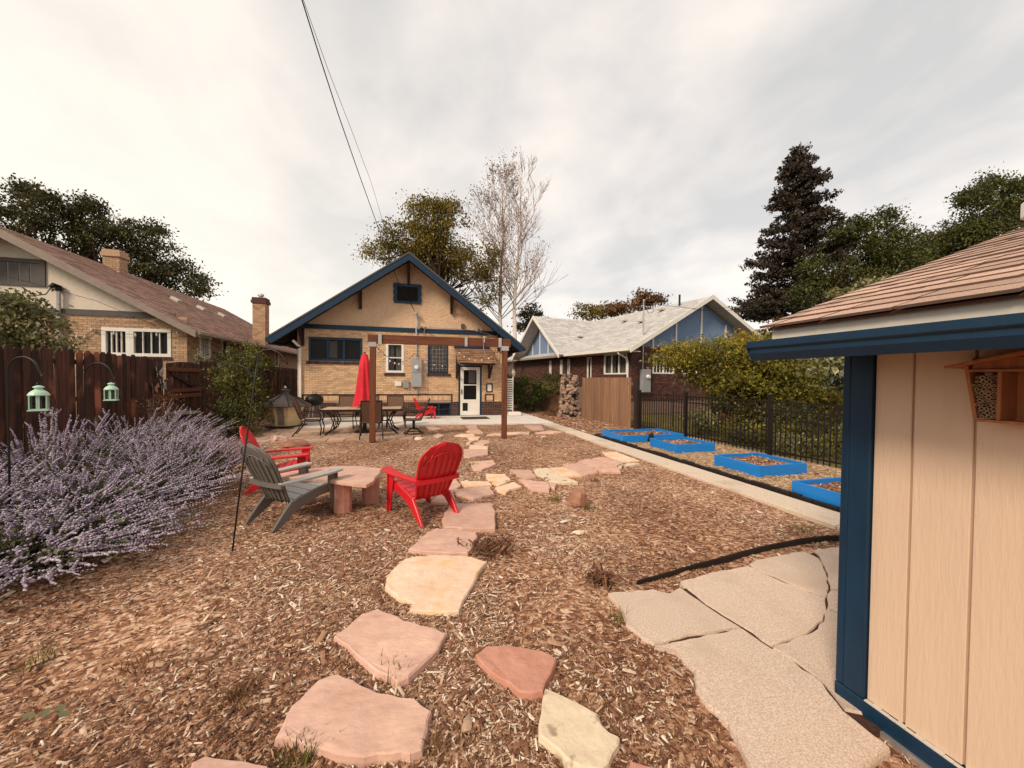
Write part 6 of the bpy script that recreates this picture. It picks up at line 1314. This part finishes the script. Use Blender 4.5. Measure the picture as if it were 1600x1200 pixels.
# blue awning far right
aw = thing('blue_awning', 'small blue patio awning seen beyond the arbour left of the shed', 'awning', (13.7, 10.0, 0), -.7)
q = MB(); q.prism([(-.75, 1.5), (.75, 1.5), (.5, 1.98), (-.5, 1.98)], -.4, .4, ax=1); q.build('canopy', 'bluestucco', aw, fixn=True)
for s in (-1, 1): q = MB(); q.box(s*.6-.03, s*.6+.03, -.3, -.24, 0, 1.52); q.build('post', 'tan_trim', aw)
q = MB(); q.box(-2.5, 2.5, 1.4, 1.6, 0, 1.3); q.build('back_wall', 'redbrick', aw)
# trees
def PT(px, py, d): return Vector((0, 0, CH))+ray(px, py)*d
def crown(l, d, dr=.8):
    out_ = []
    for (px, py, rx, ry) in l:
        c = PT(px, py, d+random.uniform(-dr, dr)); out_.append((c.x, c.y, c.z, rx*d/600*.84, rx*d/600*.84, ry*d/600*.84))
        for k_ in range(7):
            a_ = random.uniform(-.3, PI+.3); f_ = random.uniform(.7, 1.22); r_ = random.uniform(.16, .4)
            c2 = PT(px+rx*f_*math.cos(a_), py-ry*f_*math.sin(a_), d+random.uniform(-dr, dr)); out_.append((c2.x, c2.y, c2.z, rx*r_*d/600, rx*r_*d/600, ry*r_*1.5*d/600))
    return out_
def tree_at(name, label, d, trunkpx, l, m, leaf, ncl, per, sig, **k):
    b = PT(trunkpx[0], 600, d); t = PT(trunkpx[0], trunkpx[1], d); return tree(name, label, (b.x, b.y, 0), tuple(t), crown(l, d), m, leaf, ncl, per, sig, **k)
tree_at('elm_tree', 'dark elm at the left edge behind the cream gable', 26, (55, 320), [(60, 330, 42, 28), (25, 345, 30, 20), (95, 345, 30, 28), (70, 385, 60, 30), (45, 308, 18, 14)], 'leaf_elm', 0.19, 190, 50, 0.38, trunk_r=.3, group='elms behind the left house')
tree_at('elm_tree', 'dark elm rising behind the brick chimney of the left house', 27, (140, 340), [(140, 350, 30, 26), (160, 385, 45, 32), (185, 375, 25, 22), (140, 325, 14, 12)], 'leaf_elm', 0.19, 155, 50, 0.38, trunk_r=.28, group='elms behind the left house')
tree_at('elm_tree', 'rightmost dark elm sloping down to the left house roof', 28, (230, 380), [(228, 385, 28, 24), (255, 415, 38, 26), (290, 440, 28, 22), (225, 425, 35, 30), (235, 362, 14, 10), (305, 460, 15, 12)], 'leaf_elm', 0.19, 175, 50, 0.36, trunk_r=.28, group='elms behind the left house')
tree_at('maple_tree', 'olive leafed maple behind the peak of the tan house', 29, (680, 350), [(670, 350, 30, 32), (640, 375, 40, 28), (600, 398, 26, 20), (700, 370, 32, 30), (735, 415, 34, 34), (760, 455, 24, 30), (672, 325, 14, 12), (690, 410, 50, 30), (700, 330, 10, 12)], 'leaf_maple', 0.18, 482, 54, 0.39, trunk_r=.32)
def bare(name, label, d, pxb, pytop, lean, leafn, rad=.2):
    b = PT(pxb, 600, d); b = Vector((b.x, b.y, 0)); H_ = PT(pxb, pytop, d).z; t = thing(name, label, 'tree', b, 0, 'pale bare trees behind the house')
    q = MB(); top = Vector((lean, 0, H_)); q.tube([top*(i/8)+Vector((.12*math.sin(i*1.3), 0, 0)) for i in range(9)], [rad*(1-.88*i/8) for i in range(9)], 8); q.build('trunk', 'birch', t, smooth=True)
    ends = []; q = MB()
    for k in range(44):
        u = random.uniform(.33, .98); p = top*u; a = random.uniform(0, 2*PI); dv = Vector((math.cos(a), math.sin(a)*.8, .75+u*.5)); ln_ = H_*.23*(1.12-u)+.6
        limb_tree(q, p, dv, ln_, .045*(1.2-u), 2 if k % 3 else 3, .42, ends, .009, .35, 3, 3, .6)
    q.build('branch', 'twig' if leafn < 1000 else 'twig', t, kind='stuff')
    if leafn:
        E_ = np.array([tuple(e_) for e_ in ends]); idx = rng.integers(0, len(E_), leafn); P = E_[idx]+rng.normal(0, .22, (leafn, 3)); leaves('leaf', P, .13, 'leaf_dry', t)
bare('birch_tree', 'pale trunked tree with sparse brown leaves behind the right roof slope', 30, 782, 275, .0, 2600)
bare('birch_tree', 'taller leafless pale tree, right of the leafy one', 30, 800, 268, .6, 0, .21)
tree_at('small_tree', 'small dark leafy treetop between the bare trees and the grey roof', 33, (832, 480), [(830, 492, 12, 12), (822, 512, 9, 10)], 'leaf_elm', .24, 36, 26, .3, trunk_r=.12)
tree_at('background_tree', 'olive treetop just above the grey roof ridge', 38, (930, 480), [(928, 490, 26, 12), (950, 488, 16, 10)], 'leaf_maple', .26, 70, 26, .35, trunk_r=.2)
tree_at('background_tree', 'reddish treetop above the grey roof, right of the olive one', 36, (990, 470), [(985, 482, 24, 11), (1008, 470, 12, 10), (1025, 472, 12, 6), (965, 490, 14, 7)], 'leaf_dry', .26, 70, 26, .32, trunk_r=.2)
# spruce
sd_ = 27; sb = PT(1240, 600, sd_); sb = Vector((sb.x, sb.y, 0)); Hs = PT(1252, 226, sd_).z
st_ = thing('spruce_tree', 'tall dark spruce with drooping branches right of the blue gable', 'tree', sb)
q = MB(); q.tube([(0, 0, 0), (.1, 0, Hs*.5), (.1, 0, Hs)], [.4, .24, .02], 8); q.build('trunk', 'bark', st_, smooth=True)
q = MB(); PP = []; TT = []
for k in range(300):
    u = random.random()**1.15; z = Hs*(.12+.875*u); a = random.uniform(0, 2*PI); R_ = (4.9*(1-u)**.72+.25)*random.uniform(.62, 1.12)
    if u > .9: R_ = max(R_, .5)*.9
    pts = []; side = 1
    for i in range(6):
        f = i/5; pts.append(Vector((math.cos(a)*R_*f, math.sin(a)*R_*f, z-.25*R_*f*(1-u*.5)+.20*R_*f*f*f)))
    q.tube(pts, [.05*(1-u*.6)*(1-.8*i/5) for i in range(6)], 3, cap=False)
    n = int(R_*26)
    for j in range(n):
        f = random.uniform(.18, 1.02); i = min(4, int(f*5)); p = pts[i].lerp(pts[i+1], min(1, f*5-i)); wv = .42*(1-f*.55)
        p = p+Vector((random.gauss(0, wv*.5), random.gauss(0, wv*.5), -abs(random.gauss(0, .17)))); tt = random.gauss(.4, .15)
        for m__ in range(5): PP.append((p.x+random.gauss(0, .07), p.y+random.gauss(0, .07), p.z-random.uniform(0, .22))); TT.append(tt+random.gauss(0, .1))
q.build('branch', 'bark', st_, kind='stuff'); leaves('needle_spray', np.array(PP), .20, 'leaf_spruce', st_, np.clip(TT, 0, 1))
tree_at('ash_tree', 'dark green tree immediately right of the spruce', 24, (1300, 400), [(1300, 440, 42, 34), (1335, 395, 26, 30), (1280, 480, 40, 35), (1340, 450, 40, 40), (1345, 355, 9, 12), (1320, 372, 12, 10)], 'leaf_dark', 0.16, 299, 54, 0.33, trunk_r=.25, group='trees beyond the shed roof')
tree_at('ash_tree', 'round topped tree in the middle of the row beyond the shed', 24.5, (1395, 380), [(1392, 385, 32, 30), (1400, 420, 40, 34), (1375, 430, 30, 30), (1388, 348, 13, 14), (1430, 400, 20, 22)], 'leaf_dark', 0.16, 276, 54, 0.31, trunk_r=.24, group='trees beyond the shed roof')
tree_at('ash_tree', 'yellower tree low above the shed shingles', 26, (1465, 390), [(1465, 390, 30, 20), (1490, 380, 26, 24), (1445, 415, 30, 24), (1505, 365, 10, 14), (1500, 400, 40, 24)], 'leaf_bush', 0.16, 241, 54, 0.31, trunk_r=.22, group='trees beyond the shed roof')
tree_at('ash_tree', 'tallest tree of the row with spiky top at the right edge', 24, (1550, 320), [(1540, 340, 30, 24), (1560, 370, 44, 30), (1585, 320, 22, 22), (1512, 318, 9, 16), (1535, 300, 8, 16), (1552, 296, 7, 14), (1590, 295, 12, 10), (1620, 330, 40, 40), (1525, 370, 26, 24)], 'leaf_dark', 0.16, 345, 51, 0.29, trunk_r=.25, group='trees beyond the shed roof')
tree_at('pale_leaf_climber', 'pale blossom like leaves peeping above the left end of the shed shingles', 14, (1330, 460), [(1325, 462, 22, 7), (1350, 450, 18, 7), (1395, 440, 12, 4)], 'leaf_pale', .16, 40, 16, .11, trunk_r=.05)
for k, (px, py, rx, ry, d) in enumerate(((0, 0, 0, 0, 0),)): pass

# ================================================================ UTILITY WIRES
Wp = Vector((.2, 15.85, 4.15))
def wire(name, label, pts, r, sag=.0):
    q = MB(); q.tube(pts, r, 5); o = q.build(name, 'wire', smooth=True); return tag(o, label, 'wire', 'overhead service wires')
def through(px, py, t): return Vector((0, 0, CH))+ray(px, py)*t
w_a = [through(472, 0, 6.0)+(through(472, 0, 6.0)-through(500, 90, 7.0))*k for k in (3, 1.5)]
wire('service_wire', 'thick black overhead wire coming down to the tan house roof', w_a+[through(472, 0, 6.0), through(500, 90, 7.0), through(529, 180, 8.4), through(562, 275, 10.6), through(598, 375, 14.0), YP(622, 440, 15.7), Wp], .011)
wire('service_wire', 'thinner overhead wire running beside the thick one', [through(474, 0, 6.4)+(through(474, 0, 6.4)-through(513, 110, 7.4))*k for k in (3, 1.5)]+[through(474, 0, 6.4), through(513, 110, 7.4), through(548, 200, 9), through(580, 285, 11), through(604, 365, 14.2), Wp+Vector((-.05, 0, .05))], .005)
q = MB(); q.tube([YP(4, 430, 13.5), YP(150, 470, 14.2), YP(330, 545, 15.2)], .008, 4); tag(q.build('phone_wire', 'wire'), 'thin wire crossing in front of the cream gable wall', 'wire')
wire('phone_wire', 'thin wire crossing the dark trees above the blue gable', [PT(1090, 486, 19), PT(1200, 473, 18), PT(1330, 452, 16), PT(1420, 425, 15)], .008)
